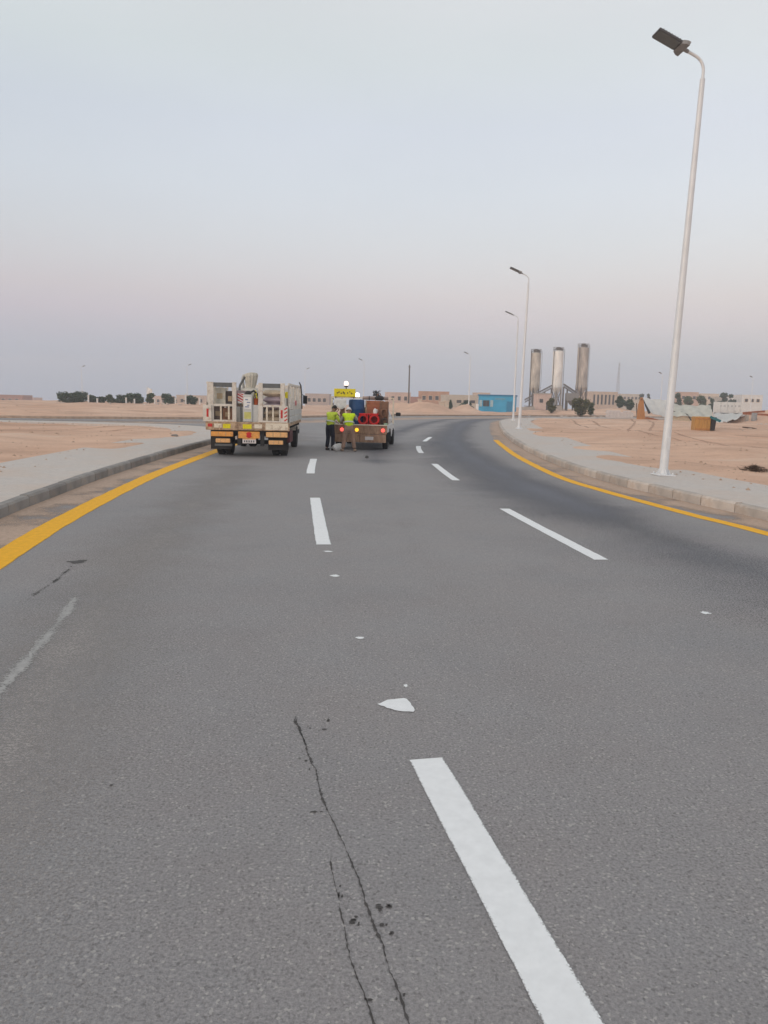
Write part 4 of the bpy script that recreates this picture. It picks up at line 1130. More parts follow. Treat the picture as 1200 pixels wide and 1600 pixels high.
bgm = empty('work_bag', ppos(.62, -.2, PB + 1.065), PA, 'dark bundled bag on top of the rust-red crate', 'bag')
bag = sack_mesh(.34, .26, .16).build('bag_body', BLACK, bgm, True)
MB().tube([(-.1, 0, .12), (-.06, .02, .22), (.02, .0, .25), (.08, -.02, .12)], .018, 6).build('strap', BROWN, bgm)
jg = empty('white_jug', ppos(.52, -.72, PB + .602), PA, 'small white jug standing on the red barrier block', 'jug')
MB().lathe([(.06, 0), (.07, .01), (.07, .11), (.045, .15), (.022, .165), (.022, .19)], 14).build('jug_body', WHITE, jg, True)
MB().lathe([(.026, .19), (.026, .21), (.01, .212)], 10).build('jug_cap', RED, jg)
MB().tube([(.068, 0, .04), (.1, 0, .06), (.1, 0, .12), (.05, 0, .145)], .009, 6).build('jug_handle', WHITE, jg)
bq = empty('broom', ppos(.30, .2, PB), PA, 'broom with dark bristles standing upright in the load of the small truck', 'broom')
MB().cyl((0, 0, 0), (.18, -.1, 1.25), .014, n=8).build('broom_handle', CARD, bq)
bb_ = MB(); rq = random.Random(2)
for k in range(40): bb_.cyl((.18 + rq.uniform(-.11, .11), -.1 + rq.uniform(-.02, .02), 1.25), (.19 + rq.uniform(-.16, .16), -.1 + rq.uniform(-.05, .05), 1.40 + rq.uniform(-.03, .03)), .006, n=4)
bb_.box((.18, -.1, 1.25), (.26, .06, .05), ch=.008)
bb_.build('broom_head', BLACK, bq)
for k, (x, z_, rr, lab, mm) in enumerate([(.84, PB + .62, .13, 'upper brown rope coil hung on the right crate', BROWN), (.86, PB + .32, .11, 'lower dark rope coil hung on the right crate', mat('dark_rope', (.1, .07, .06), .9, var=.4))]):
    rc = empty('rope_coil', ppos(x, -.70, z_), PA, lab, 'rope', 'rope coils on the right crate')
    for q in range(4):
        MB().tube([((rr - .012 * q) * math.cos(6.2832 * i / 20), -.012 * q + .01 * math.sin(i * 1.7 + q), (rr * 1.25 - .012 * q) * math.sin(6.2832 * i / 20)) for i in range(21)], .013, 6).build('rope_turn', mm, rc, True)
tr_ = empty('rolled_tarpaulin', ppos(.45, .35, PB + 1.07), PA, 'faded rolled tarpaulin lying across the top of the small truck load', 'tarpaulin')
MB().tube([(-.5, 0, .07), (-.2, .02, .075), (.1, -.01, .07), (.45, .01, .075)], [.06, .07, .072, .06], 10).build('roll', mat('faded_roll', (.38, .30, .27), .85, var=.3), tr_, True)
for x in (-.25, .2): MB().lathe([(.076, x - .012), (.079, x), (.076, x + .012)], 12, (0, 0, .072), 'x').build('tie', BLACK, tr_)
cl = MB()
V = []; F = []
for i in range(7):
    for j in range(5):
        V.append((-.22 + .44 * i / 6, .02 * math.sin(i * 2.1 + j) + .015 * math.cos(j * 3), -.34 * j / 4 * (1 - .12 * math.sin(i * 1.3))))
F = [(i * 5 + j, i * 5 + j + 1, (i + 1) * 5 + j + 1, (i + 1) * 5 + j) for i in range(6) for j in range(4)]
V2 = [(v[0], v[1] + .012, v[2]) for v in V]; nV = len(V)
F += [tuple(reversed([a + nV for a in f])) for f in F]
cl.add(V + V2, F)
tag(cl.build('white_cloth', WHITE, None, True, ppos(-.70, -1.0, 1.80), (0, 0, PA)), 'white cloth hung on the rack above the left worker', 'cloth')


# ------------------------------------------------------------------ people
def skin(name, joints, edges, material, parent, root=0, sub=2):
    """joints: list of (x,y,z,rx,ry)"""
    me = bpy.data.meshes.new(name); me.from_pydata([j[:3] for j in joints], edges, [])
    o = obj(name, me, material, parent)
    md = o.modifiers.new('skin', 'SKIN'); md.use_smooth_shade = True
    if not me.skin_vertices: raise RuntimeError('no skin layer')
    for i, j in enumerate(joints):
        sv = me.skin_vertices[0].data[i]; sv.radius = (j[3], j[4] if len(j) > 4 else j[3]); sv.use_root = (i == root)
    s = o.modifiers.new('sub', 'SUBSURF'); s.levels = sub; s.render_levels = sub
    return o


def lerp(a, b, t): return tuple(a[i] + (b[i] - a[i]) * t for i in range(3))


def make_person(loc, rz, label, pose, vest_m, trouser_m, head_m, shoe_m, sleeve_m):
    P = empty('person', loc, rz, label, 'person', 'road workers at the small truck')
    p = pose
    J = [(*p['pelvis'], .125, .10), (*p['waist'], .115, .09), (*p['chest'], .15, .105), (*p['neck'], .05, .05), (*p['head0'], .065, .07), (*p['head1'], .078, .088), (*p['head2'], .05, .055)]
    E = [(0, 1), (1, 2), (2, 3), (3, 4), (4, 5), (5, 6)]

    def chain(start, pts):
        prev = start
        for q in pts:
            J.append(q); E.append((prev, len(J) - 1)); prev = len(J) - 1
        return prev
    for s in ('l', 'r'):
        chain(2, [(*p['sh_' + s], .062), (*lerp(p['sh_' + s], p['el_' + s], .5), .05), (*p['el_' + s], .042), (*lerp(p['el_' + s], p['wr_' + s], .4), .041), (*p['wr_' + s], .027), (*p['ha_' + s], .036, .02)])
        chain(0, [(*p['hip_' + s], .085), (*lerp(p['hip_' + s], p['kn_' + s], .5), .075), (*p['kn_' + s], .055), (*lerp(p['kn_' + s], p['an_' + s], .35), .055), (*p['an_' + s], .036)])
    body = skin('body', J, E, SKIN, P)
    # fingers and thumb
    for s in ('l', 'r'):
        h = Vector(p['ha_' + s]); w = Vector(p['wr_' + s]); d = (h - w).normalized(); side = d.cross(Vector((0, 0, 1)))
        side = side.normalized() if side.length > .1 else Vector((1, 0, 0)); dn = d.cross(side)
        if dn.z > 0: dn = -dn
        fj = []; fe = []
        for k, ln in enumerate((.07, .08, .075, .06)):
            b = h + side * (-.027 + k * .018) - d * .005; a = len(fj)
            for q, (t, c) in enumerate(((0, 0), (.45, .008), (.8, .03), (1.0, .05))):
                v = b + d * ln * t + dn * c * .8; fj.append((*v, .0095 - q * .001))
            fe += [(a, a + 1), (a + 1, a + 2), (a + 2, a + 3)]
        a = len(fj)
        for t, c in ((0, 0), (.03, .025), (.05, .055)): fj.append((*(w + d * (.03 + t * .8) + side * (-.03 - c * .5) + dn * .008), .0105))
        fe += [(a, a + 1), (a + 1, a + 2)]
        mbf = MB()
        for e0, e1 in fe: mbf.cyl(fj[e0][:3], fj[e1][:3], fj[e0][3], fj[e1][3], 7)
        mbf.build('fingers', SKIN, body, True)
    # vest
    vz = [(*lerp(p['pelvis'], p['waist'], -.25), .165, .135), (*p['waist'], .155, .128), (*lerp(p['waist'], p['chest'], .55), .168, .132), (*p['chest'], .18, .13), (*lerp(p['chest'], p['neck'], .55), .11, .09)]
    sj = list(vz); ev = [(0, 1), (1, 2), (2, 3), (3, 4)]
    for s in ('l', 'r'):
        sj.append((*p['sh_' + s], .082)); ev.append((3, len(sj) - 1))
        sj.append((*lerp(p['sh_' + s], p['el_' + s], .22), .078)); ev.append((len(sj) - 2, len(sj) - 1))
    vest = skin('vest', sj, ev, vest_m, P)
    # reflective bands round the vest
    for t, rx_, ry_ in ((.05, .205, .172),):
        c = Vector(lerp(p['waist'], p['chest'], t)); ax = (Vector(p['chest']) - Vector(p['waist'])).normalized()
        a = Vector((1, 0, 0)); a = (a - ax * a.dot(ax)).normalized(); b = ax.cross(a); nb = 20; V = []
        for h_ in (-.024, .024):
            V += [c + ax * h_ + a * math.cos(2 * math.pi * k / nb) * rx_ * .93 + b * math.sin(2 * math.pi * k / nb) * ry_ * .93 for k in range(nb)]
        MB().add(V, [(k, (k + 1) % nb, nb + (k + 1) % nb, nb + k) for k in range(nb)]).build('reflective_band', REFLECT, vest)
    # sleeves, trousers
    for s in ('l', 'r'):
        skin('sleeve', [(*lerp(p['sh_' + s], p['el_' + s], .05), .068), (*lerp(p['sh_' + s], p['el_' + s], .5), .062), (*p['el_' + s], .054), (*lerp(p['el_' + s], p['wr_' + s], .55), .048)], [(0, 1), (1, 2), (2, 3)], sleeve_m, P)
    tj = [(*p['waist'], .128, .105), (*p['pelvis'], .15, .122)]; te = [(0, 1)]
    for s in ('l', 'r'):
        b = len(tj)
        tj += [(*p['hip_' + s], .105), (*lerp(p['hip_' + s], p['kn_' + s], .5), .092), (*p['kn_' + s], .076), (*lerp(p['kn_' + s], p['an_' + s], .5), .072), (*lerp(p['kn_' + s], p['an_' + s], .95), .068)]
        te += [(1, b), (b, b + 1), (b + 1, b + 2), (b + 2, b + 3), (b + 3, b + 4)]
    skin('trousers', tj, te, trouser_m, P, 1)
    for s in ('l', 'r'):
        an = Vector(p['an_' + s]); f = Vector(p.get('toe_' + s, (0, 1, 0))).normalized()
        skin('shoe', [(*(an - f * .06 + Vector((0, 0, .045 - an.z))), .042), (*(an + f * .05 + Vector((0, 0, .048 - an.z))), .046, .046), (*(an + f * .17 + Vector((0, 0, .036 - an.z))), .040, .034)], [(0, 1), (1, 2)], shoe_m, P)
    # head: cap or hair, ears, nose
    h0, h1, h2 = (Vector(p[k]) for k in ('head0', 'head1', 'head2')); up = (h2 - h0).normalized(); fw = Vector(p['face']).normalized(); fw = (fw - up * fw.dot(up)).normalized(); sd = fw.cross(up)
    hb = MB(); V = []; F = []; na, nr_ = 16, 6
    for i in range(nr_ + 1):
        a = math.pi / 2 * i / nr_
        for k in range(na):
            t = 2 * math.pi * k / na
            V.append(h1 + up * (-.03 + .135 * math.sin(a)) + (sd * math.cos(t) * .092 + fw * math.sin(t) * .108) * math.cos(a) - fw * .008)
    F = [(i * na + k, i * na + (k + 1) % na, (i + 1) * na + (k + 1) % na, (i + 1) * na + k) for i in range(nr_) for k in range(na)]
    hb.add(V, F)
    cap = hb.build('cap' if head_m == CAPW else 'hair', head_m, P, True)
    if head_m == CAPW:
        MB().add([h1 + fw * .09 + sd * .07 - up * .02, h1 + fw * .17 + sd * .04 - up * .04, h1 + fw * .17 - sd * .04 - up * .04, h1 + fw * .09 - sd * .07 - up * .02,
                  h1 + fw * .09 + sd * .07 - up * .01, h1 + fw * .17 + sd * .04 - up * .03, h1 + fw * .17 - sd * .04 - up * .03, h1 + fw * .09 - sd * .07 - up * .01],
                 [(0, 3, 2, 1), (4, 5, 6, 7), (0, 1, 5, 4), (1, 2, 6, 5), (2, 3, 7, 6), (3, 0, 4, 7)]).build('brim', CAPW, cap)
    for s in (-1, 1):
        MB().lathe([(.001, -.008), (.024, -.006), (.028, .004), (.01, .01)], 10).build('ear', SKIN, body, True, loc=h1 + sd * s * .092 - up * .025, rot=(sd * s).to_track_quat('Z', 'Y').to_euler())
        MB().lathe([(.001, -.01), (.009, -.006), (.011, 0), (.001, .008)], 8).build('eye', HAIR, body, True, loc=h1 + fw * .088 + sd * s * .032 - up * .012)
    MB().lathe([(.016, 0), (.012, .018), (.003, .03)], 8).build('nose', SKIN, body, True, loc=h1 + fw * .088 - up * .03, rot=fw.to_track_quat('Z', 'Y').to_euler())
    MB().box((0, 0, 0), (.045, .012, .01)).build('mouth', mat('lips', (.22, .09, .07), .6), body, loc=h1 + fw * .083 - up * .068)
    return P


# both stoop slightly over the tailgate; local +Y is the way they face
poseA = dict(pelvis=(0, 0, .84), waist=(0, .03, .98), chest=(0, .10, 1.20), neck=(0, .16, 1.34), head0=(0, .20, 1.39), head1=(0, .235, 1.46), head2=(0, .255, 1.54), face=(0, 1, -.45),
             sh_l=(-.17, .11, 1.26), el_l=(-.23, .22, 1.02), wr_l=(-.14, .42, .98), ha_l=(-.12, .50, .97),
             sh_r=(.17, .11, 1.26), el_r=(.24, .2, 1.02), wr_r=(.17, .42, .95), ha_r=(.15, .50, .94),
             hip_l=(-.09, 0, .80), kn_l=(-.11, .04, .44), an_l=(-.12, -.02, .075), hip_r=(.09, 0, .80), kn_r=(.10, .05, .44), an_r=(.11, .03, .075), toe_l=(-.2, 1, 0), toe_r=(.2, 1, 0))
poseB = dict(pelvis=(0, 0, .82), waist=(0, .04, .96), chest=(0, .13, 1.17), neck=(0, .21, 1.30), head0=(0, .26, 1.34), head1=(0, .30, 1.41), head2=(0, .33, 1.48), face=(.15, 1, -.5),
             sh_l=(-.17, .14, 1.23), el_l=(-.27, .26, 1.02), wr_l=(-.2, .46, 1.0), ha_l=(-.18, .54, 1.0),
             sh_r=(.17, .14, 1.23), el_r=(.28, .24, 1.08), wr_r=(.27, .44, 1.18), ha_r=(.26, .52, 1.22),
             hip_l=(-.09, 0, .78), kn_l=(-.14, .03, .43), an_l=(-.20, -.02, .075), hip_r=(.09, 0, .78), kn_r=(.15, .04, .43), an_r=(.21, .02, .075), toe_l=(-.35, 1, 0), toe_r=(.35, 1, 0))
make_person((-1.94, 26.80, 0), R(-38), 'worker in yellow-green vest and black trousers on the left of the pair', poseA, HIVIS2, NAVY, HAIR, SHOE, HIVIS2)
make_person((-1.27, 26.45, 0), R(4), 'worker in bright vest, white cap and khaki trousers standing legs apart', poseB, HIVIS, KHAKI, CAPW, SHOE_TAN, SLEEVE)
wb = empty('white_bag', (-1.64, 26.62, 0), R(20), 'crumpled white bag on the road between the two workers', 'bag')
b_ = sack_mesh(.36, .24, .25)
b_.v = [(v[0] * (1 + .12 * math.sin(9 * v[2] + 5 * v[1])), v[1] + .02 * math.sin(14 * v[0]), v[2] + .015 * math.sin(22 * v[0] + 9 * v[1]) * (v[2] > .05)) for v in b_.v]
b_.build('bag_body', WHITE, wb, True)
MB().tube([(.1, 0, .12), (.16, .02, .2), (.2, .0, .23)], [.045, .025, .04], 8).build('bag_neck', WHITE, wb, True)
sp = ground_at(573, 716)
rk_ = MB().lathe([(.03, 0), (.06, .02), (.05, .06), (.01, .09)], 7)
rk_.v = [(v[0] * random.uniform(.8, 1.2), v[1] * random.uniform(.8, 1.2), v[2]) for v in rk_.v]
thing(rk_, 'dark_stone', mat('dark_stone', (.1, .1, .1), .9), (sp.x, sp.y, 0), 0, 'small dark stone lying on the road behind the small truck', 'stone')
MB().box((.83, -.80, PB + .1), (.2, .2, .2), ch=.008).build('corner_box', TEAL, pick)


# ------------------------------------------------------------------ background: buildings
def building(name, px0, px1, ytop, Y, depth, wall_m, label, rz=0.0, wins=(), roof_m=None, cat='building', parapet=.25, win_m=None, group=None):
    """a block whose front stands Y metres ahead, between photo columns px0 and px1, its roof line at photo row ytop"""
    a = depth_at(px0, ytop, Y); b = depth_at(px1, ytop, Y); w = b.x - a.x; cx = (a.x + b.x) / 2
    base = min(gz(a.x, Y), gz(b.x, Y), gz(cx, Y + depth)) - .3; h = (a.z + b.z) / 2 - base
    root = empty(name, (cx, Y, base), rz, label, cat, group)
    hw = h - parapet
    MB().box((0, depth / 2, hw / 2), (w, depth, hw)).build('wall', wall_m, root)
    pr = MB()
    pr.box((0, .1, hw + parapet / 2), (w + .1, .25, parapet)); pr.box((0, depth - .1, hw + parapet / 2), (w + .1, .25, parapet))
    for s in (-1, 1): pr.box((s * (w / 2 - .08), depth / 2, hw + parapet / 2), (.24, depth - .46, parapet))
    pr.build('parapet', roof_m or wall_m, root)
    MB().box((0, depth / 2, hw + .02), (w - .4, depth - .5, .04)).build('roof', CONC, root)
    for (u, v, ww, wh) in wins:       # u: 0..1 across, v: metres below the roof line, size
        fr_ = MB()
        x, z = (u - .5) * w, hw - v
        for s in (-1, 1):
            fr_.box((x + s * ww / 2, -.03, z), (.10, .10, wh + .1)); fr_.box((x, -.03, z + s * wh / 2), (ww - .1, .10, .10))
        wd = fr_.build('window', CREAMWALL, root)
        MB().box((x, -.012, z), (ww - .08, .03, wh - .08)).build('pane', win_m or SHADEWIN, wd)
    return root


row = lambda n, v, w, h, a=.08, b=.92: [(a + (b - a) * (k + .5) / n, v, w, h) for k in range(n)]
building('house', 606, 642, 613, 240, 9, PINKWALL, 'pale pink house just right of the small loaded truck', .1, row(3, 1.6, 1.0, 1.3))
building('house', 654, 702, 611.5, 232, 10, BROWNWALL, 'orange-brown house behind the sand mound', -.05, row(4, 1.7, 1.1, 1.3))
building('shed', 642, 658, 620, 215, 5, REDWALL, 'low dark red shed beside the orange-brown house', 0)
building('warehouse', 697, 747, 617, 205, 12, BEIGEWALL, 'long beige building left of the small blue building', .05, row(3, 1.5, 1.4, .9, .3, .95))
building('house', 742, 766, 613.5, 300, 8, TANWALL, 'far tan house showing over the small blue building', 0)
building('building', 922, 966, 612, 262, 12, TANWALL, 'tan building with tall upright recesses right of the silos', .08, row(6, 2.4, .8, 3.4))
building('building', 965, 1000, 615.5, 330, 14, BEIGEWALL, 'pale beige building behind the trees left of the plywood panel', 0, row(5, 1.5, 1.0, 1.2))
building('building', 1062, 1092, 612.5, 285, 12, mat('rose_plaster', (.50, .35, .28), .9, var=.15, scale=.3), 'rose-brown building between the trees right of the nearest pole', 0, row(3, 1.8, 1.2, 1.3))
building('building', 1094, 1124, 615, 320, 12, CREAMWALL, 'cream building right of the rose-brown one', 0, row(3, 1.5, 1.2, 1.2))
building('building', 1160, 1192, 617, 215, 12, WHITEWALL, 'whitish building at the right edge above the red-brown beams', -.05, row(3, 1.3, .9, .9))
building('building', 1128, 1160, 620, 290, 10, BEIGEWALL, 'low pale building behind the white yard wall', 0, row(3, 1.4, 1.2, 1.2))
building('house', -14, 34, 617, 330, 12, REDWALL, 'reddish house at the left edge of the skyline', .1, row(4, 1.9, 1.3, 1.4))
building('house', 34, 52, 621, 380, 10, PINKWALL, 'small pale house next to the reddish one on the left skyline', 0, row(2, 1.6, 1.2, 1.2))
building('house', 232, 262, 618.5, 300, 10, PINKWALL, 'pale pink house behind the bushes left of the flatbed truck', 0, row(3, 1.7, 1.1, 1.3))
building('house', 276, 322, 617.5, 280, 10, TANWALL, 'tan house close to the left side of the flatbed truck', .1, row(4, 1.7, 1.1, 1.3))
building('house', 476, 514, 615, 250, 10, mat('grey_rose_plaster', (.45, .38, .35), .9, var=.15, scale=.3), 'grey-rose house between the two trucks', 0, row(4, 1.8, 1.1, 1.3))

# small blue building
c0 = ground_at(748, 641.5, .1); c1 = ground_at(803, 643.5, .1)
BY = 138.0
pA = depth_at(747, 641, BY); pB = depth_at(803, 641, BY); top = depth_at(775, 616.5, BY)
bz = min(gz(pA.x, BY), gz(pB.x, BY)) - .05
wB = pB.x - pA.x; hB = top.z - bz
blue = empty('blue_building', ((pA.x + pB.x) / 2, BY, bz), R(-14), 'small bright blue flat-roofed building with one dark window', 'building')
MB().box((0, 2.2, (hB - .25) / 2), (wB, 4.4, hB - .25), ch=.02).build('wall', BLUE_WALL, blue)
MB().box((0, 2.2, hB - .14), (wB + .3, 4.7, .22), ch=.02).build('roof_edge', mat('blue_trim', (.02, .18, .36), .7, var=.15), blue)
MB().box((0, 2.2, hB - .02), (wB + .1, 4.5, .03)).build('roof', CONC, blue)
win = MB()
wx, wz = -wB * .28, hB * .50
for s in (-1, 1):
    win.box((wx + s * .62, -.04, wz), (.12, .10, 1.25)); win.box((wx, -.04, wz + s * .6), (1.12, .10, .12))
wo_ = win.build('window', BLUE_WALL, blue)
MB().box((wx, -.02, wz), (1.1, .04, 1.06)).build('pane', SHADEWIN, wo_)
MB().box((wx, -.05, wz), (.07, .05, 1.06)).build('glazing_bar', DKGREY, wo_)
for s in (-1, 1): MB().box((wx + s * .98, -.06, wz), (.5, .05, 1.15), ch=.01).build('shutter', mat('pale_blue_shutter', (.36, .5, .56), .7), wo_)
dd = MB().box((wB * .36, -.03, 1.0), (.95, .06, 2.0)).build('door', mat('blue_door', (.03, .22, .40), .6), blue)
MB().box((wB * .36 + .34, -.075, 1.0), (.06, .04, .12)).build('handle', DKGREY, dd)
MB().box((wB * .1, -.03, hB - .75), (1.8, .04, .3)).build('sign_board', mat('worn_blue_board', (.14, .36, .5), .7, var=.3), blue)
wp = depth_at(745.5, 640, BY - 2)
thing(MB().box((0, 0, .65), (.45, .35, 1.3), ch=.03), 'gate_post', WHITE, (wp.x, BY - 2, gz(wp.x, BY - 2) - .05), 0, 'white stub post at the left corner of the blue building', 'post')
for k, (px, yt, w, lab) in enumerate([(690, 627, 1.0, 'left cream gate pillar by the sand mound'), (698, 626, .9, 'right cream gate pillar beside the beige building'), (656, 623, .7, 'slim cream pillar left of the orange-brown house')]):
    p = depth_at(px, yt, 150); zb = gz(p.x, 150) - .1
    r_ = empty('gate_pillar', (p.x, 150, zb), 0, lab, 'pillar', 'cream pillars by the sand mound'); h = p.z - zb
    MB().box((0, 0, h / 2 - .1), (w, .6, h - .2), ch=.03).build('shaft', CREAMWALL, r_); MB().box((0, 0, h - .1), (w + .2, .8, .2), ch=.03).build('cap', CREAMWALL, r_)


# silos of the concrete plant
def silo(px, ytop, Y, r, body_m, label, hoop=True):
    t = depth_at(px, ytop, Y); b = depth_at(px, 605.5, Y); zg = gz(t.x, Y)
    root = empty('cement_silo', (t.x, Y, zg), random.uniform(0, .6), label, 'silo', 'cement silos of the batching plant')
    H0, H1 = b.z - zg, t.z - zg - .9
    sh = MB().lathe([(r, H0), (r, H1), (r * .96, H1 + .05), (r * .3, H1 + .3)], 32).build('shell', body_m, root, True)
    nb = 6
    for k in range(nb):
        z = H0 + (H1 - H0) * (k + .5) / nb
        MB().lathe([(r + .002, z - .05), (r + .05, z - .04), (r + .05, z + .04), (r + .002, z + .05)], 32).build('seam_band', body_m, sh)
    MB().lathe([(.25, H0 - 2.2), (.28, H0 - 2.1), (r, H0 - .02)], 28).build('cone', body_m, root, True)
    MB().lathe([(.6, H1 + .2), (.6, H1 + .95), (.25, H1 + 1.1)], 14).build('filter_top', STEEL_D, root, True)
    MB().box((r * .55, 0, H1 + .45), (.7, .6, .8), ch=.05).build('filter_box', STEEL_D, root)
    rail = MB()
    for k in range(16):
        a = 2 * math.pi * k / 16; rail.cyl((r * math.cos(a), r * math.sin(a), H1), (r * math.cos(a), r * math.sin(a), H1 + 1.0), .03, n=5)
    for z in (H1 + .5, H1 + 1.0): rail.tube([(r * math.cos(2 * math.pi * k / 24), r * math.sin(2 * math.pi * k / 24), z) for k in range(25)], .03, 5)
    rail.build('top_railing', STEEL_D, root)
    for k in range(4):
        a = math.pi / 4 + k * math.pi / 2; x, y = r * .9 * math.cos(a), r * .9 * math.sin(a)
        MB().box((x, y, (H0 + .6) / 2 - .2), (.26, .26, H0 + 1.0)).build('leg', STEEL_D if body_m != SILO_WHITE else SILO_GREY, root)
    br = MB()
    for k in range(4):
        a = math.pi / 4 + k * math.pi / 2; b2 = a + math.pi / 2
        A = Vector((r * .9 * math.cos(a), r * .9 * math.sin(a), 0)); B = Vector((r * .9 * math.cos(b2), r * .9 * math.sin(b2), 0))
        br.cyl(A + Vector((0, 0, .4)), B + Vector((0, 0, H0 - .4)), .06, n=5); br.cyl(B + Vector((0, 0, .4)), A + Vector((0, 0, H0 - .4)), .06, n=5)
    br.build('leg_brace', STEEL_D, root)
    ld = MB()
    for s in (-1, 1): ld.cyl((s * .22, -r - .25, .5), (s * .22, -r - .25, H1 + .6), .03, n=5)
    for k in range(int((H1 - .5) / .6)): ld.cyl((-.22, -r - .25, .8 + k * .6), (.22, -r - .25, .8 + k * .6), .02, n=4)
    ld.build('ladder', STEEL_D, root).rotation_euler = (0, 0, 1.1)
    MB().tube([(-r - .12, -.2, 1.0), (-r - .12, -.2, H1 + .3), (-r * .5, -.1, H1 + .8), (-.3, 0, H1 + .7)], .08, 8).build('fill_pipe', STEEL_D, root)
    return root


silo(838, 546.5, 200, 1.30, SILO_GREY, 'weathered grey-brown cement silo, leftmost of the three')
silo(873, 543.5, 200, 1.32, SILO_WHITE, 'whitish cement silo in the middle of the three')
silo(912, 538, 200, 1.40, SILO_DARK, 'dark stained grey cement silo with cone bottom, rightmost of the three')


def conveyor(px0, y0, px1, y1, Y, label):
    a = depth_at(px0, y0, Y); b = depth_at(px1, y1, Y); d = b - a; L = d.length
    root = empty('belt_conveyor', a, 0, label, 'conveyor', 'conveyors of the batching plant')
    ang = math.atan2(d.z, d.x)
    MB().box((0, 0, 0), (L, .9, .18), ch=.02).build('belt', STEEL_D, root, loc=d / 2, rot=(0, -ang, 0))
    tr = MB()
    for s in (-.45, .45):
        tr.cyl(Vector((0, s, -.1)), d + Vector((0, s, -.1)), .06, n=5); tr.cyl(Vector((0, s, -.75)), d + Vector((0, s, -.75)), .06, n=5)
        n_ = 12
        for k in range(n_):
            tr.cyl(d * (k / n_) + Vector((0, s, -.1)), d * ((k + .5) / n_) + Vector((0, s, -.75)), .04, n=4); tr.cyl(d * ((k + .5) / n_) + Vector((0, s, -.75)), d * ((k + 1) / n_) + Vector((0, s, -.1)), .04, n=4)
    tr.build('truss', STEEL_D, root)
    for t in (.35, .75, 1.0):
        p = d * t; zg = gz(a.x + p.x, Y) - a.z
        if p.z - zg > 1:
            MB().box((p.x, 0, (p.z + zg) / 2 - .4), (.2, .8, p.z - zg - .6)).build('trestle', STEEL_D, root)
    return root


conveyor(820, 624, 862, 602, 196, 'dark inclined conveyor rising to the left of the white silo')
conveyor(904, 615, 881, 600, 196, 'short inclined conveyor between the white silo and the dark silo')
bn = depth_at(893.5, 621, 194)
bh = empty('aggregate_bin', (bn.x, 194, gz(bn.x, 194)), 0, 'grey steel hopper bin between the white and the dark silo', 'bin')
zt = bn.z + 1.0 - gz(bn.x, 194)
MB().box((0, 0, zt - .9), (2.9, 2.4, 1.9), ch=.04).build('bin_box', mat('bin_steel', (.22, .215, .21), .7, var=.2, scale=1), bh)
MB().lathe([(.3, zt - 3.0), (1.2, zt - 1.85)], 4).build('chute', STEEL_D, bh)
for sx_ in (-1, 1):
    for sy in (-1, 1): MB().box((sx_ * 1.3, sy * 1.05, (zt - 1.8) / 2 - .1), (.2, .2, zt - 1.6)).build('leg', STEEL_D, bh)
cbk = depth_at(848, 612, 192)
plant = empty('batching_block', (cbk.x, 192, gz(cbk.x, 192)), .1, 'pinkish concrete block of the plant below the left silo', 'building')
zt = cbk.z - gz(cbk.x, 192)
MB().box((0, 0, (zt - .6) / 2), (3.6, 3, zt - .6), ch=.05).build('wall', PINKWALL, plant); MB().box((0, 0, zt - .5), (3.9, 3.3, .25), ch=.03).build('roof', CONC, plant)
MB().box((-.7, -1.52, zt * .5), (.9, .05, .9)).build('window', SHADEWIN, plant); MB().box((1.0, -1.52, 1.0), (.9, .05, 2.0)).build('door', SHADEWIN, plant)
for k, (px, y, w, h, lab) in enumerate([(826, 628, 3.2, 1.2, 'low pale heap wall left of the plant'), (870, 630, 2.6, 1.6, 'small pale plinth under the white silo')]):
    p = depth_at(px, y, 188); zb = gz(p.x, 188) - .1
    r_ = empty('plinth', (p.x, 188, zb), .1, lab, 'plinth'); MB().prism([(-w / 2, 0), (w / 2, 0), (w * .36, h), (-w * .4, h * .8)], -1, 1, 'y').build('block', CONC, r_)
    MB().box((0, 0, h + .02), (w * .6, 1.6, .12)).build('slab', STEEL_D, r_)


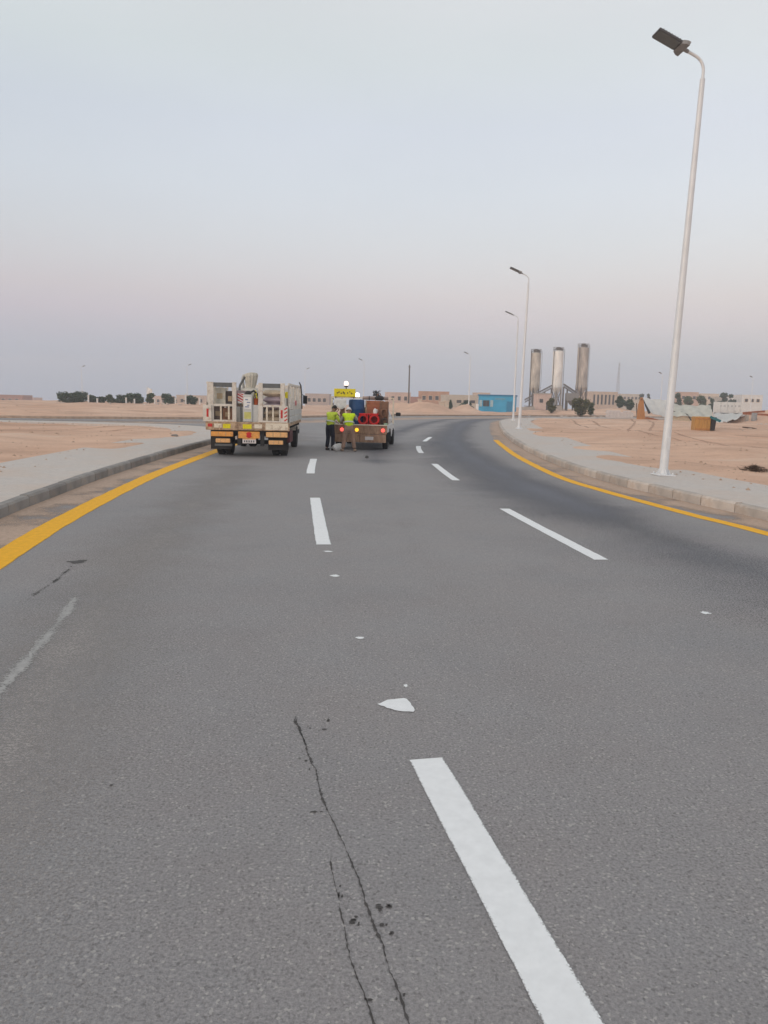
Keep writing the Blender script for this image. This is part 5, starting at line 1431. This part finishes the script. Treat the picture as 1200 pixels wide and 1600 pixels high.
# ------------------------------------------------------------------ trees and shrubs
def tree(px, ybase, ytop, Y, wpx, label, leaf, n=1500, lsize=.2, group='shrubs and trees', name='tree', clumps=11, zb=None):
    b = depth_at(px, ybase, Y); t = depth_at(px, ytop, Y); zg = gz(b.x, Y) if zb is None else zb
    H = max(.8, t.z - zg); W = wpx * Y / 1200.0; lop = random.Random(label + 'l').uniform(-.22, .22)
    root = empty(name, (b.x, Y, zg), 0, label, name.replace('_', ' ').split()[-1], group)
    r = random.Random(label); tk = MB(); cl_ = []
    for k in range(clumps):
        a = r.uniform(0, 2 * math.pi); q = r.uniform(.1, .42) * W; z = H * r.uniform(.16, .86)
        if k == 0: q, z = 0, H * .84
        c = Vector((q * math.cos(a) + lop * W * (z / H - .3), q * math.sin(a) * .8, z)); cr = r.uniform(.2, .34) * min(W, H * 1.25)
        c.z = min(c.z, H - cr * .8); c.z = max(c.z, cr * .6)
        cl_.append((c, cr))
        fork = Vector((r.uniform(-.04, .04) * W, 0, H * r.uniform(.12, .3)))
        tk.tube([(0, 0, -.1), fork, fork.lerp(c, .55) + Vector((0, 0, .03 * H)), c], [.035 * H + .02, .026 * H + .015, .016 * H + .01, .008 * H + .004], 6)
    tk.build('trunk', WOOD, root, True)
    V = []; F = []
    for k in range(n):
        c, cr = cl_[r.randrange(len(cl_))]
        d = Vector((r.gauss(0, 1), r.gauss(0, 1), r.gauss(0, .8))).normalized(); p = c + d * cr * (r.random() ** .45) * r.uniform(.75, 1.12)
        if p.z < .03: p.z = .03 + r.random() * .1
        ax = Vector((r.gauss(0, 1), r.gauss(0, 1), r.gauss(0, .7))).normalized(); bx = ax.orthogonal().normalized(); s = lsize * r.uniform(.6, 1.3)
        o_ = len(V); V += [p - ax * s, p + bx * s * .45, p + ax * s, p - bx * s * .45]; F.append((o_, o_ + 1, o_ + 2, o_ + 3))
    me = bpy.data.meshes.new('crown'); me.from_pydata([tuple(v) for v in V], [], F); obj('crown', me, leaf, root)
    return root


tree(861, 645, 622, 122, 15, 'round olive-green shrub below the white silo', LEAF_OLIVE, 1710, 0.17)
tree(905, 650, 622, 108, 24, 'wide olive-green shrub below the dark silo', LEAF_OLIVE, 2280, 0.17)
tree(924, 640, 629, 112, 12, 'low sprawling green shrub right of the dark silo', LEAF_MID, 950, 0.16)
tree(967, 641, 618, 150, 15, 'dense dark tree above the white block stack, left of a pair', LEAF_DARK, 1710, 0.23)
tree(984, 641, 624, 150, 15, 'smaller dark tree right beside it above the white block stack', LEAF_DARK, 1520, 0.23)
tree(1002, 640, 612.5, 290, 9, 'dark tree top over the plywood panel', LEAF_DARK, 950, 0.34)
tree(1012, 640, 612.5, 290, 8, 'dark tree top between the plywood panel and the nearest pole', LEAF_DARK, 950, 0.34)
tree(1057, 640, 612, 200, 14, 'dark tree right against the nearest lamp pole', LEAF_DARK, 1330, 0.28)
tree(1076, 640, 619, 190, 17, 'grey-green tree in front of the rose-brown building', LEAF_MID, 1330, 0.28)
tree(1096, 640, 617, 190, 17, 'grey-green rounded tree right of the rose-brown building', LEAF_MID, 1330, 0.28)
tree(1112, 640, 621, 185, 12, 'dark shrub left of the white yard wall', LEAF_DARK, 950, 0.28)
tree(1128, 640, 610.5, 215, 13, 'tallest dark tree behind the white yard wall', LEAF_DARK, 1330, 0.3)
tree(1141, 640, 614, 215, 14, 'broad dark tree behind the white yard wall', LEAF_DARK, 1330, 0.3)
tree(730, 638, 626, 148, 20, 'low dark green shrub row in front of the beige building', LEAF_DARK, 1330, 0.23, name='shrub')
tree(704, 638, 625, 150, 7, 'dark shrub beside the right cream gate pillar', LEAF_DARK, 760, 0.23, name='shrub')
left = [(104, 612.5, 17, 'leftmost tall dark bush of the hedge row on the left'), (117, 615, 14, 'second dark bush of the hedge row on the left'), (129, 612.5, 17, 'third and rounder dark bush of the hedge row'),
        (145, 617.5, 12, 'small dark bush right of the white marker post'), (158, 620, 14, 'low dark bush in the middle of the hedge row'), (172, 617, 9, 'thin grey-green bush in the hedge row'),
        (190, 617, 12, 'round dark bush between pale posts'), (205, 615, 15, 'broad dark bush left of the white flag'), (218, 615, 15, 'broad dark bush just below the white flag'),
        (234, 614.5, 9, 'small tree right of the white flag'), (263, 615.5, 13, 'pointed dark tree far left of the flatbed truck'), (300, 618, 12, 'grey shrub nearest the flatbed truck')]
for px, yt, w, lab in left:
    tree(px, 629, yt, 128, w * 1.5, lab, LEAF_DARK if w > 9 else LEAF_MID, 1178, 0.18, 'bushes of the left hedge row', 'bush')
rp = random.Random(4)
plab = ['pale post right of the round dark bush in the hedge row', 'pale post at the left end of the low bushes', 'pale post under the broad dark bushes', 'pale post close to the small tree', 'white taller post left of the flatbed truck', 'pale post beside the pointed dark tree', 'white marker post beside the third dark bush', 'pale post nearest the flatbed truck']
for k, (px, yt) in enumerate([(197, 622), (152, 623), (210, 624), (242, 623), (290, 616), (274, 622), (138, 618), (312, 622)]):
    p = depth_at(px, yt, 126); zb = gz(p.x, 126) - .1
    pr_ = empty('fence_post', (p.x, 126, zb), rp.uniform(-.2, .2), plab[k], 'post', 'pale posts along the left hedge row'); h = p.z - zb
    MB().box((0, 0, h / 2), (.22, .2, h), ch=.03).build('post_shaft', WHITEWALL, pr_); MB().box((0, 0, h + .04), (.28, .26, .08), ch=.02).build('post_cap', WHITEWALL, pr_)
fp = depth_at(229, 604, 140); zb = gz(fp.x, 140)
fl = empty('white_flag', (fp.x, 140, zb), 0, 'white flag hanging on a thin pole above the hedge row', 'flag')
MB().cyl((0, 0, 0), (0, 0, fp.z - zb), .05, n=8).build('pole', GALV, fl)
V = []; F = []
for i in range(6):
    for j in range(9): V.append((.06 + .18 * i + .04 * math.sin(j), .08 * math.sin(i * 1.4 + j * .7), fp.z - zb - .1 - .2 * j - .07 * i))
F = [(i * 9 + j, i * 9 + j + 1, (i + 1) * 9 + j + 1, (i + 1) * 9 + j) for i in range(5) for j in range(8)]
V2 = [(v[0], v[1] + .02, v[2]) for v in V]; F += [tuple(reversed([a + 54 for a in f])) for f in F]
MB().add(V + V2, F).build('cloth', WHITE, fl, True)

# utility pole and far lattice mast
up_ = depth_at(640, 570, 150); zb = gz(up_.x, 150)
u = empty('utility_pole', (up_.x, 150, zb), 0, 'thin dark utility pole standing alone right of the small truck', 'pole')
MB().lathe([(.17, 0), (.11, up_.z - zb)], 10).build('shaft', STEEL_D, u, True); MB().box((0, 0, up_.z - zb - .4), (.5, .1, .1)).build('cross_arm', STEEL_D, u)
mt_ = depth_at(968, 567, 980); zb = gz(mt_.x, 980); h = mt_.z - zb
mst = empty('lattice_mast', (mt_.x, 980, zb), .3, 'faint tall lattice mast in the haze right of the silos', 'mast')
lg = MB(); 
for sx_ in (-1, 1):
    for sy in (-1, 1): MB().cyl((sx_ * 2.2, sy * 2.2, 0), (sx_ * .5, sy * .5, h), .18, .12, 5).build('mast_leg', STEEL_D, mst)
for k in range(12):
    t0, t1 = k / 12, (k + 1) / 12; r0, r1 = 2.2 - 1.7 * t0, 2.2 - 1.7 * t1
    cs = [(-1, -1), (1, -1), (1, 1), (-1, 1)]
    for q in range(4):
        a, b = cs[q], cs[(q + 1) % 4]
        lg.cyl((a[0] * r0, a[1] * r0, h * t0), (b[0] * r1, b[1] * r1, h * t1), .09, n=4); lg.cyl((b[0] * r0, b[1] * r0, h * t0), (a[0] * r1, a[1] * r1, h * t1), .09, n=4)
lg.build('bracing', STEEL_D, mst)
MB().cyl((0, 0, h), (0, 0, h + 3), .08, n=5).build('aerial', STEEL_D, mst)

# ------------------------------------------------------------------ the yard on the right
def sheet(P, nu, nv, sag, thick=.03, wob=.05, seed=0):
    """cloth spanned over four corners (bl, br, tr, tl) with folds and a real thickness"""
    r = np.random.default_rng(seed); A, B, C, D = (Vector(p) for p in P); V = []
    nrm = (B - A).cross(D - A).normalized()
    for i in range(nu + 1):
        for j in range(nv + 1):
            u, v = i / nu, j / nv
            p = (A * (1 - u) + B * u) * (1 - v) + (D * (1 - u) + C * u) * v
            p = p + nrm * (wob * math.sin(u * 17 + v * 5 + seed) + wob * .6 * math.sin(u * 31 - v * 9)) + Vector((0, 0, -sag * math.sin(math.pi * u) * v))
            V.append(p)
    F = [(i * (nv + 1) + j, i * (nv + 1) + j + 1, (i + 1) * (nv + 1) + j + 1, (i + 1) * (nv + 1) + j) for i in range(nu) for j in range(nv)]
    n = len(V); V2 = [v + nrm * thick for v in V]; F2 = [tuple(reversed([a + n for a in f])) for f in F]
    rg = [i * (nv + 1) for i in range(nu + 1)] + [nu * (nv + 1) + j for j in range(1, nv + 1)] + [i * (nv + 1) + nv for i in range(nu - 1, -1, -1)] + [j for j in range(nv - 1, 0, -1)]
    F3 = [(rg[k], rg[(k + 1) % len(rg)], rg[(k + 1) % len(rg)] + n, rg[k] + n) for k in range(len(rg))]
    return MB().add(V + V2, F + F2 + F3)


def D3(px, py, Y): return depth_at(px, py, Y)


# plywood panel with low board
q = D3(1000, 657, 88); zq = gz(q.x, 88)
pl = empty('plywood_panel', (q.x, 88, zq - .1), R(6), 'tall orange-brown plywood panel with tapering top left of the white tarpaulin', 'panel')
tp = D3(1000, 621, 88).z - zq + .1
MB().prism([(-.42, 0), (.62, 0), (.45, tp * .45), (.28, tp * .82), (.14, tp), (-.12, tp), (-.35, tp * .7)], -.04, .04, 'y').build('panel', PLY, pl)
MB().prism([(-.10, tp - .32), (.12, tp - .32), (.12, tp - .12), (-.1, tp - .12)], -.055, -.042, 'y').build('dark_patch', BROWN, pl)
MB().prism([(.62, 0), (2.3, 0), (2.3, .22), (1.6, .42), (.62, .55)], -.04, .04, 'y').build('low_board', mat('reddish_board', (.36, .14, .07), .8, var=.3), pl)
for x in (-.3, .4): MB().box((x, .3, tp * .35), (.08, .08, tp * .85), (R(-14), 0, 0)).build('prop', WOOD, pl)
# white tarpaulin
A, B, C, Dp = D3(1015, 645, 89), D3(1052, 655, 89.5), D3(1054, 625, 91), D3(1004.5, 622, 91)
w0 = empty('white_tarpaulin', (A.x, 90, gz(A.x, 90)), 0, 'large white tarpaulin stretched behind the nearest lamp pole', 'tarpaulin')
O = Vector(w0.location)
sheet([v - O for v in (A, B, C, Dp)], 16, 10, .08, .03, .05, 1).build('sheet', TARP_W, w0, True)
MB().tube([A - O + Vector((-.05, -.05, 0)), (A + Dp) / 2 - O + Vector((-.05, -.05, -.05)), Dp - O + Vector((-.05, 0, 0))], [.16, .09, .03], 6).build('dark_edge', BLACK, w0)
for v in (C, Dp): MB().cyl((v.x - O.x, v.y - O.y + .1, -.1), v - O + Vector((0, .1, 0)), .05, n=6).build('pole', WOOD, w0)
# grey-green tarpaulin shelter
A, B, C, Dp = D3(1048, 650, 84), D3(1113, 652, 84), D3(1111, 633, 86), D3(1048, 631, 86)
w1 = empty('tarpaulin_shelter', (A.x, 85, gz(A.x, 85)), 0, 'grey-green tarpaulin shelter right of the nearest lamp pole', 'shelter')
O = Vector(w1.location)
sheet([v - O for v in (A, B, C, Dp)], 20, 10, .12, .03, .07, 2).build('sheet', TARP_G, w1, True)
A2, B2 = D3(1048, 660, 84.3), D3(1113, 662, 84.3)
sheet([v - O for v in (A2, B2, B + Vector((0, .3, 0)), A + Vector((0, .3, 0)))], 14, 5, .0, .03, .05, 5).build('skirt', mat('pale_skirt', (.55, .47, .36), .8, var=.2), w1, True)
MB().tube([D3(1050, 643, 84.9) - O, D3(1066, 644, 84.7) - O, D3(1075, 649, 84.2) - O, D3(1082, 660, 83.6) - O], .07, 6).build('rope_fold', BLACK, w1)
for v in (A, B, C, Dp): MB().cyl((v.x - O.x, v.y - O.y + .12, -.2), v - O + Vector((0, .12, -.05)), .05, n=6).build('pole', WOOD, w1)
# ochre crate with black panel
q = D3(1097, 674, 52); zq = gz(q.x, 52)
oc = empty('ochre_crate', (q.x, 52, zq - .03), R(-8), 'ochre plywood crate with a black board at its right side', 'crate')
hc = D3(1097, 650.5, 52).z - zq
MB().box((0, .5, hc / 2), (1.0, 1.0, hc), ch=.02).build('box', PLY2, oc)
for k in range(5): MB().box((-.4 + k * .2, -.012, hc / 2), (.185, .024, hc - .06), ch=.006).build('plank', PLY2, oc)
for z_ in (.12, hc - .12): MB().box((0, -.035, z_), (1.0, .022, .09), ch=.005).build('batten', PLY, oc)
MB().box((.66, .3, hc * .52), (.28, .9, hc * .95), (0, R(5), 0), ch=.01).build('black_board', BLACK, oc)
MB().box((.74, -.2, hc * .86), (.75, .05, .17), (0, R(22), 0), ch=.01).build('teal_flap', TEAL, oc)
# white yard wall of upright panels
yw = empty('yard_wall', (D3(1115, 646, 95).x, 95, gz(D3(1140, 646, 95).x, 95)), 0, 'white panel wall of the yard right of the ochre crate', 'wall')
O = Vector(yw.location); x1 = D3(1167, 646, 95).x - O.x; h = D3(1140, 627, 95).z - O.z; z0 = max(.0, D3(1140, 646, 95).z - O.z)
npan = 5
for k in range(npan): MB().box((x1 * (k + .5) / npan, 0, (h - .1) / 2), (x1 / npan - .03, .06, h - .1), ch=.01).build('panel', WHITEWALL, yw)
for k in range(npan + 1): MB().box((x1 * k / npan, .09, h / 2 - .1), (.1, .1, h), ch=.01).build('post', GALV, yw)
MB().box((x1 / 2, -.05, z0), (x1, .06, .1)).build('dark_rail', DKGREY, yw)
for k in range(6): MB().box((x1 * (.2 + .11 * k), -.035, h * .72), (.16 + .1 * (k % 2), .008, .22)).build('faded_mark', mat('faded_mark', (.5, .5, .5), .8), yw)
A, B, C, Dp = D3(1116, 664, 80), D3(1150, 655, 80), D3(1168, 646, 94), D3(1116, 646, 94)
wt = empty('ground_tarpaulin', (A.x, 84, gz(A.x, 84)), 0, 'pale tarpaulin sloping to the ground below the yard wall', 'tarpaulin'); O = Vector(wt.location)
sheet([v - O for v in (A, B, C, Dp)], 14, 10, .05, .05, .06, 7).build('sheet', mat('pale_tarpaulin', (.58, .58, .56), .8, var=.12, scale=.8), wt, True)
# red-brown beams over a drum
bmz = D3(1185, 646, 84); zq = gz(bmz.x, 84)
for k, (dx, dz, an, lab) in enumerate([(0, -.1, 2, 'lower red-brown steel beam at the right edge on the sand mound'), (-.4, .12, -6, 'upper red-brown steel beam crossing the lower one at the right edge')]):
    b_ = empty('steel_beam', (bmz.x + dx, 84 + k * .2, bmz.z + dz), 0, lab, 'beam', 'red-brown beams at the right edge')
    bb = MB()
    for z_ in (-.09, .09): bb.box((0, 0, z_), (3.4 - k, .18, .03))
    bb.box((0, 0, 0), (3.4 - k, .03, .15)); bb.build('i_profile', RUSTRED, b_, rot=(0, R(an), 0))
    if k == 0:
        for x in (-1.2, 1.2): MB().box((x, 0, -.65), (.25, .4, 1.1)).build('support', CONC, b_)
dz_ = D3(1178, 657, 82)
dg = empty('grey_barrel', (dz_.x, 82, gz(dz_.x, 82)), 0, 'small grey barrel under the red-brown beams', 'barrel')
MB().lathe([(.25, 0), (.28, .02), (.28, .3), (.29, .32), (.28, .34), (.28, .62), (.29, .64), (.28, .66), (.28, .84), (.25, .86)], 18).build('barrel_body', mat('grey_barrel_paint', (.3, .31, .32), .6), dg, True)
MB().lathe([(.2, .86), (.2, .88), (.02, .88)], 14).build('lid', DKGREY, dg)
# stack of pale blocks
q0 = D3(946, 653, 96); q1 = D3(993, 653, 96); zq = gz((q0.x + q1.x) / 2, 96)
bs = empty('block_stack', (q0.x, 96, zq), 0, 'long low stack of pale building blocks left of the plywood panel', 'blocks')
L = q1.x - q0.x; bl = .42; rws = max(5, int((D3(970, 639.5, 96).z - zq) / .21)); me0 = MB().box((0, 0, 0), (bl - .02, .4, .19), ch=.012).mesh('block'); rr_ = random.Random(3)
for j in range(rws):
    for i in range(int(L / bl) - (1 if j == rws - 1 else 0)):
        if j == rws - 1 and rr_.random() < .15: continue
        obj('block', me0, BLOCKW, bs, (bl * (i + .5 + (.25 if j % 2 else 0)), rr_.uniform(-.05, .05), .1 + j * .2), (0, 0, rr_.uniform(-.03, .03)))

# heap of dry twigs on the sand, stick, pebbles
hp = ground_at(1178, 734, .16)
tw = empty('twig_heap', (hp.x, hp.y, gz(hp.x, hp.y)), 0, 'dark heap of dry twigs on the sand right of the nearest lamp', 'twigs')
hm = MB(); r = random.Random(9)
for k in range(170):
    a = r.uniform(0, 6.28); q = abs(r.gauss(0, .16)); p = Vector((q * math.cos(a) * 1.25, q * math.sin(a) * .8, max(0.01, .17 * (1 - q / .45)) * r.random()))
    d = Vector((r.gauss(0, 1), r.gauss(0, 1), abs(r.gauss(0, .35)))).normalized() * r.uniform(.05, .14)
    hm.tube([p - d, p + Vector((0, 0, .01)), p + d], [.004, .006, .003], 4)
tag(hm.build('twigs', TWIG, tw), kind='stuff')
V = []; F = []
for k in range(420):
    a = r.uniform(0, 6.28); q = abs(r.gauss(0, .15)); p = Vector((q * math.cos(a) * 1.25, q * math.sin(a) * .8, max(0.01, .15 * (1 - q / .45)) * r.random()))
    ax = Vector((r.gauss(0, 1), r.gauss(0, 1), r.gauss(0, .6))).normalized(); bx = ax.orthogonal(); s = r.uniform(.012, .03); o_ = len(V)
    V += [p - ax * s, p + bx * s * .5, p + ax * s, p - bx * s * .5]; F.append((o_, o_ + 1, o_ + 2, o_ + 3))
me = bpy.data.meshes.new('dead_leaves'); me.from_pydata([tuple(v) for v in V], [], F); tag(obj('dead_leaves', me, TWIG, tw), kind='stuff')
sk = D3(1172, 668, 62); zq = gz(sk.x, 62)
thing(MB().tube([(-.6, 0, .12), (-.2, .03, .08), (.2, 0, .06), (.55, .05, .0)], [.05, .06, .05, .03], 7), 'dark_stick', TWIG, (sk.x, 62, zq), 0, 'dark stick lying on the sand below the red-brown beams', 'stick')
lx = ground_at(273, 682, .17)
thing(sack_mesh(.26, .16, .09), 'litter_scrap', mat('grey_scrap', (.3, .28, .26), .9), (lx.x, lx.y, .17), .4, 'grey scrap lying on the left pavement near the truck', 'litter', None, True)

def pebbles():
    r = np.random.default_rng(21); P = []
    n = 4500
    az = np.radians(r.uniform(-34, 34, n)); q = 8 * (95 / 8.0) ** r.random(n); x = q * np.sin(az); y = q * np.cos(az)
    d = kerb_dist(x, y); ok = (~inside(x, y)) & (d > 1.6); x, y, q = x[ok], y[ok], q[ok]; z = np.maximum(ground_z(x, y), np.where(d[ok] < WALK_W, .168, -9))
    base = np.array([(1, 0, 0), (0, 1, 0), (-1, 0, 0), (0, -1, 0), (0, 0, .8), (0, 0, -.4)]); fs = [(0, 1, 4), (1, 2, 4), (2, 3, 4), (3, 0, 4), (1, 0, 5), (2, 1, 5), (3, 2, 5), (0, 3, 5)]
    V = []; F = []
    for i in range(len(x)):
        s = .010 + .035 * r.random() ** 4 * (1 + q[i] / 60); a = r.random() * 6.28; c_, s_ = math.cos(a), math.sin(a); b = base * s * (0.6 + .8 * r.random((6, 1))); o_ = len(V)
        V += [(x[i] + p[0] * c_ - p[1] * s_, y[i] + p[0] * s_ + p[1] * c_, z[i] + p[2]) for p in b]; F += [(o_ + f[0], o_ + f[1], o_ + f[2]) for f in fs]
    me = bpy.data.meshes.new('pebbles'); me.from_pydata(V, [], F)
    tag(obj('pebbles', me, STONE), 'small stones strewn over the sand and pavements', 'stones', kind='stuff')


RUT = veil_material('tyre_rut', (0.50, 0.335, 0.25), 1.0, 0.8, grain=9.0, soft=0.3, patch=0.3)


def rut(pts, gauge=1.5, w=.34):
    ln = catmull(pts, .4)
    for sd in (-1, 1):
        c_ = offset(ln, sd * gauge / 2); nn = 5; nrm = offset(c_, 1) - c_; V = []
        for j in range(nn):
            p = c_ + nrm * (w * (j / (nn - 1) - .5)); z_ = ground_z(p[:, 0], p[:, 1]) + .02
            V += [(float(p[i][0]), float(p[i][1]), float(z_[i])) for i in range(len(p))]
        n = len(c_); F = [(j * n + i, j * n + i + 1, (j + 1) * n + i + 1, (j + 1) * n + i) for j in range(nn - 1) for i in range(n - 1)]
        me = bpy.data.meshes.new('tyre_rut'); me.from_pydata(V, [], F)
        if me.polygons[0].normal.z < 0: me.flip_normals()
        a_ = me.attributes.new('cover', 'FLOAT', 'POINT'); a_.data.foreach_set('value', np.array([(-.2, .35, .5, .35, -.2)[j] for j in range(nn) for i in range(n)], dtype=np.float32))
        obj('tyre_rut', me, RUT, bpy.data.objects['ground'])


rut([(24, 26), (18, 29), (15, 34), (14.5, 42), (17, 52), (22, 66), (26, 80)])
rut([(30, 38), (22, 41), (17, 48), (16, 58), (18, 72)], 1.6)
rut([(-30, 28), (-20, 30), (-14, 33), (-12, 37)])
rut([(-46, 62), (-30, 66), (-20, 74), (-15, 88)])
pebbles()


def rubble():
    r = random.Random(31); mb = MB(); todo = []
    for (cx, cy, sx_, sy, n, lo, hi) in [(26, 104, 5, 4, 26, .15, .5), (34, 112, 7, 4, 30, .15, .55), (21, 96, 3, 3, 12, .1, .3), (44, 100, 6, 4, 22, .15, .5), (38, 74, 4, 3, 10, .08, .25), (8, 132, 6, 3, 18, .15, .45), (-30, 120, 20, 3, 26, .15, .4), (29, 58, 5, 5, 10, .06, .18)]:
        for k in range(n):
            x, y = cx + r.gauss(0, sx_ * .6), cy + r.gauss(0, sy * .6); q = r.uniform(lo, hi)
            todo.append((x, y, q, (q * r.uniform(.7, 1.6), q * r.uniform(.6, 1.3), q * r.uniform(.5, 1.0)), (r.uniform(-.4, .4), r.uniform(-.4, .4), r.uniform(0, 3))))
    zz_ = ground_z(np.array([q[0] for q in todo]), np.array([q[1] for q in todo]))
    for (x, y, q, sz, rt), z_ in zip(todo, zz_): mb.box((x, y, float(z_) + q * .2), sz, rt)
    tag(mb.build('rubble', mat('pale_rubble', (.52, .45, .40), .95, var=.35, scale=.4)), 'pale rubble scattered on the waste ground below the silos and along the yard', 'rubble', kind='stuff')


rubble()

# ------------------------------------------------------------------ dusk haze
hz = MB().box((0, 0, 21), (3060, 3060, 84)).build('haze', None)
tag(hz, 'thin dusty evening haze over the plain', 'haze', kind='stuff')
HM = bpy.data.materials.new('haze_air'); HM.use_nodes = True; t = HM.node_tree; t.nodes.clear()
ho = t.nodes.new('ShaderNodeOutputMaterial'); hv = t.nodes.new('ShaderNodeVolumePrincipled')
hv.inputs['Color'].default_value = (0.82, 0.87, 0.96, 1); hv.inputs['Density'].default_value = 0.0010; hv.inputs['Anisotropy'].default_value = 0.0
t.links.new(hv.outputs[0], ho.inputs['Volume']); hz.data.materials.append(HM)
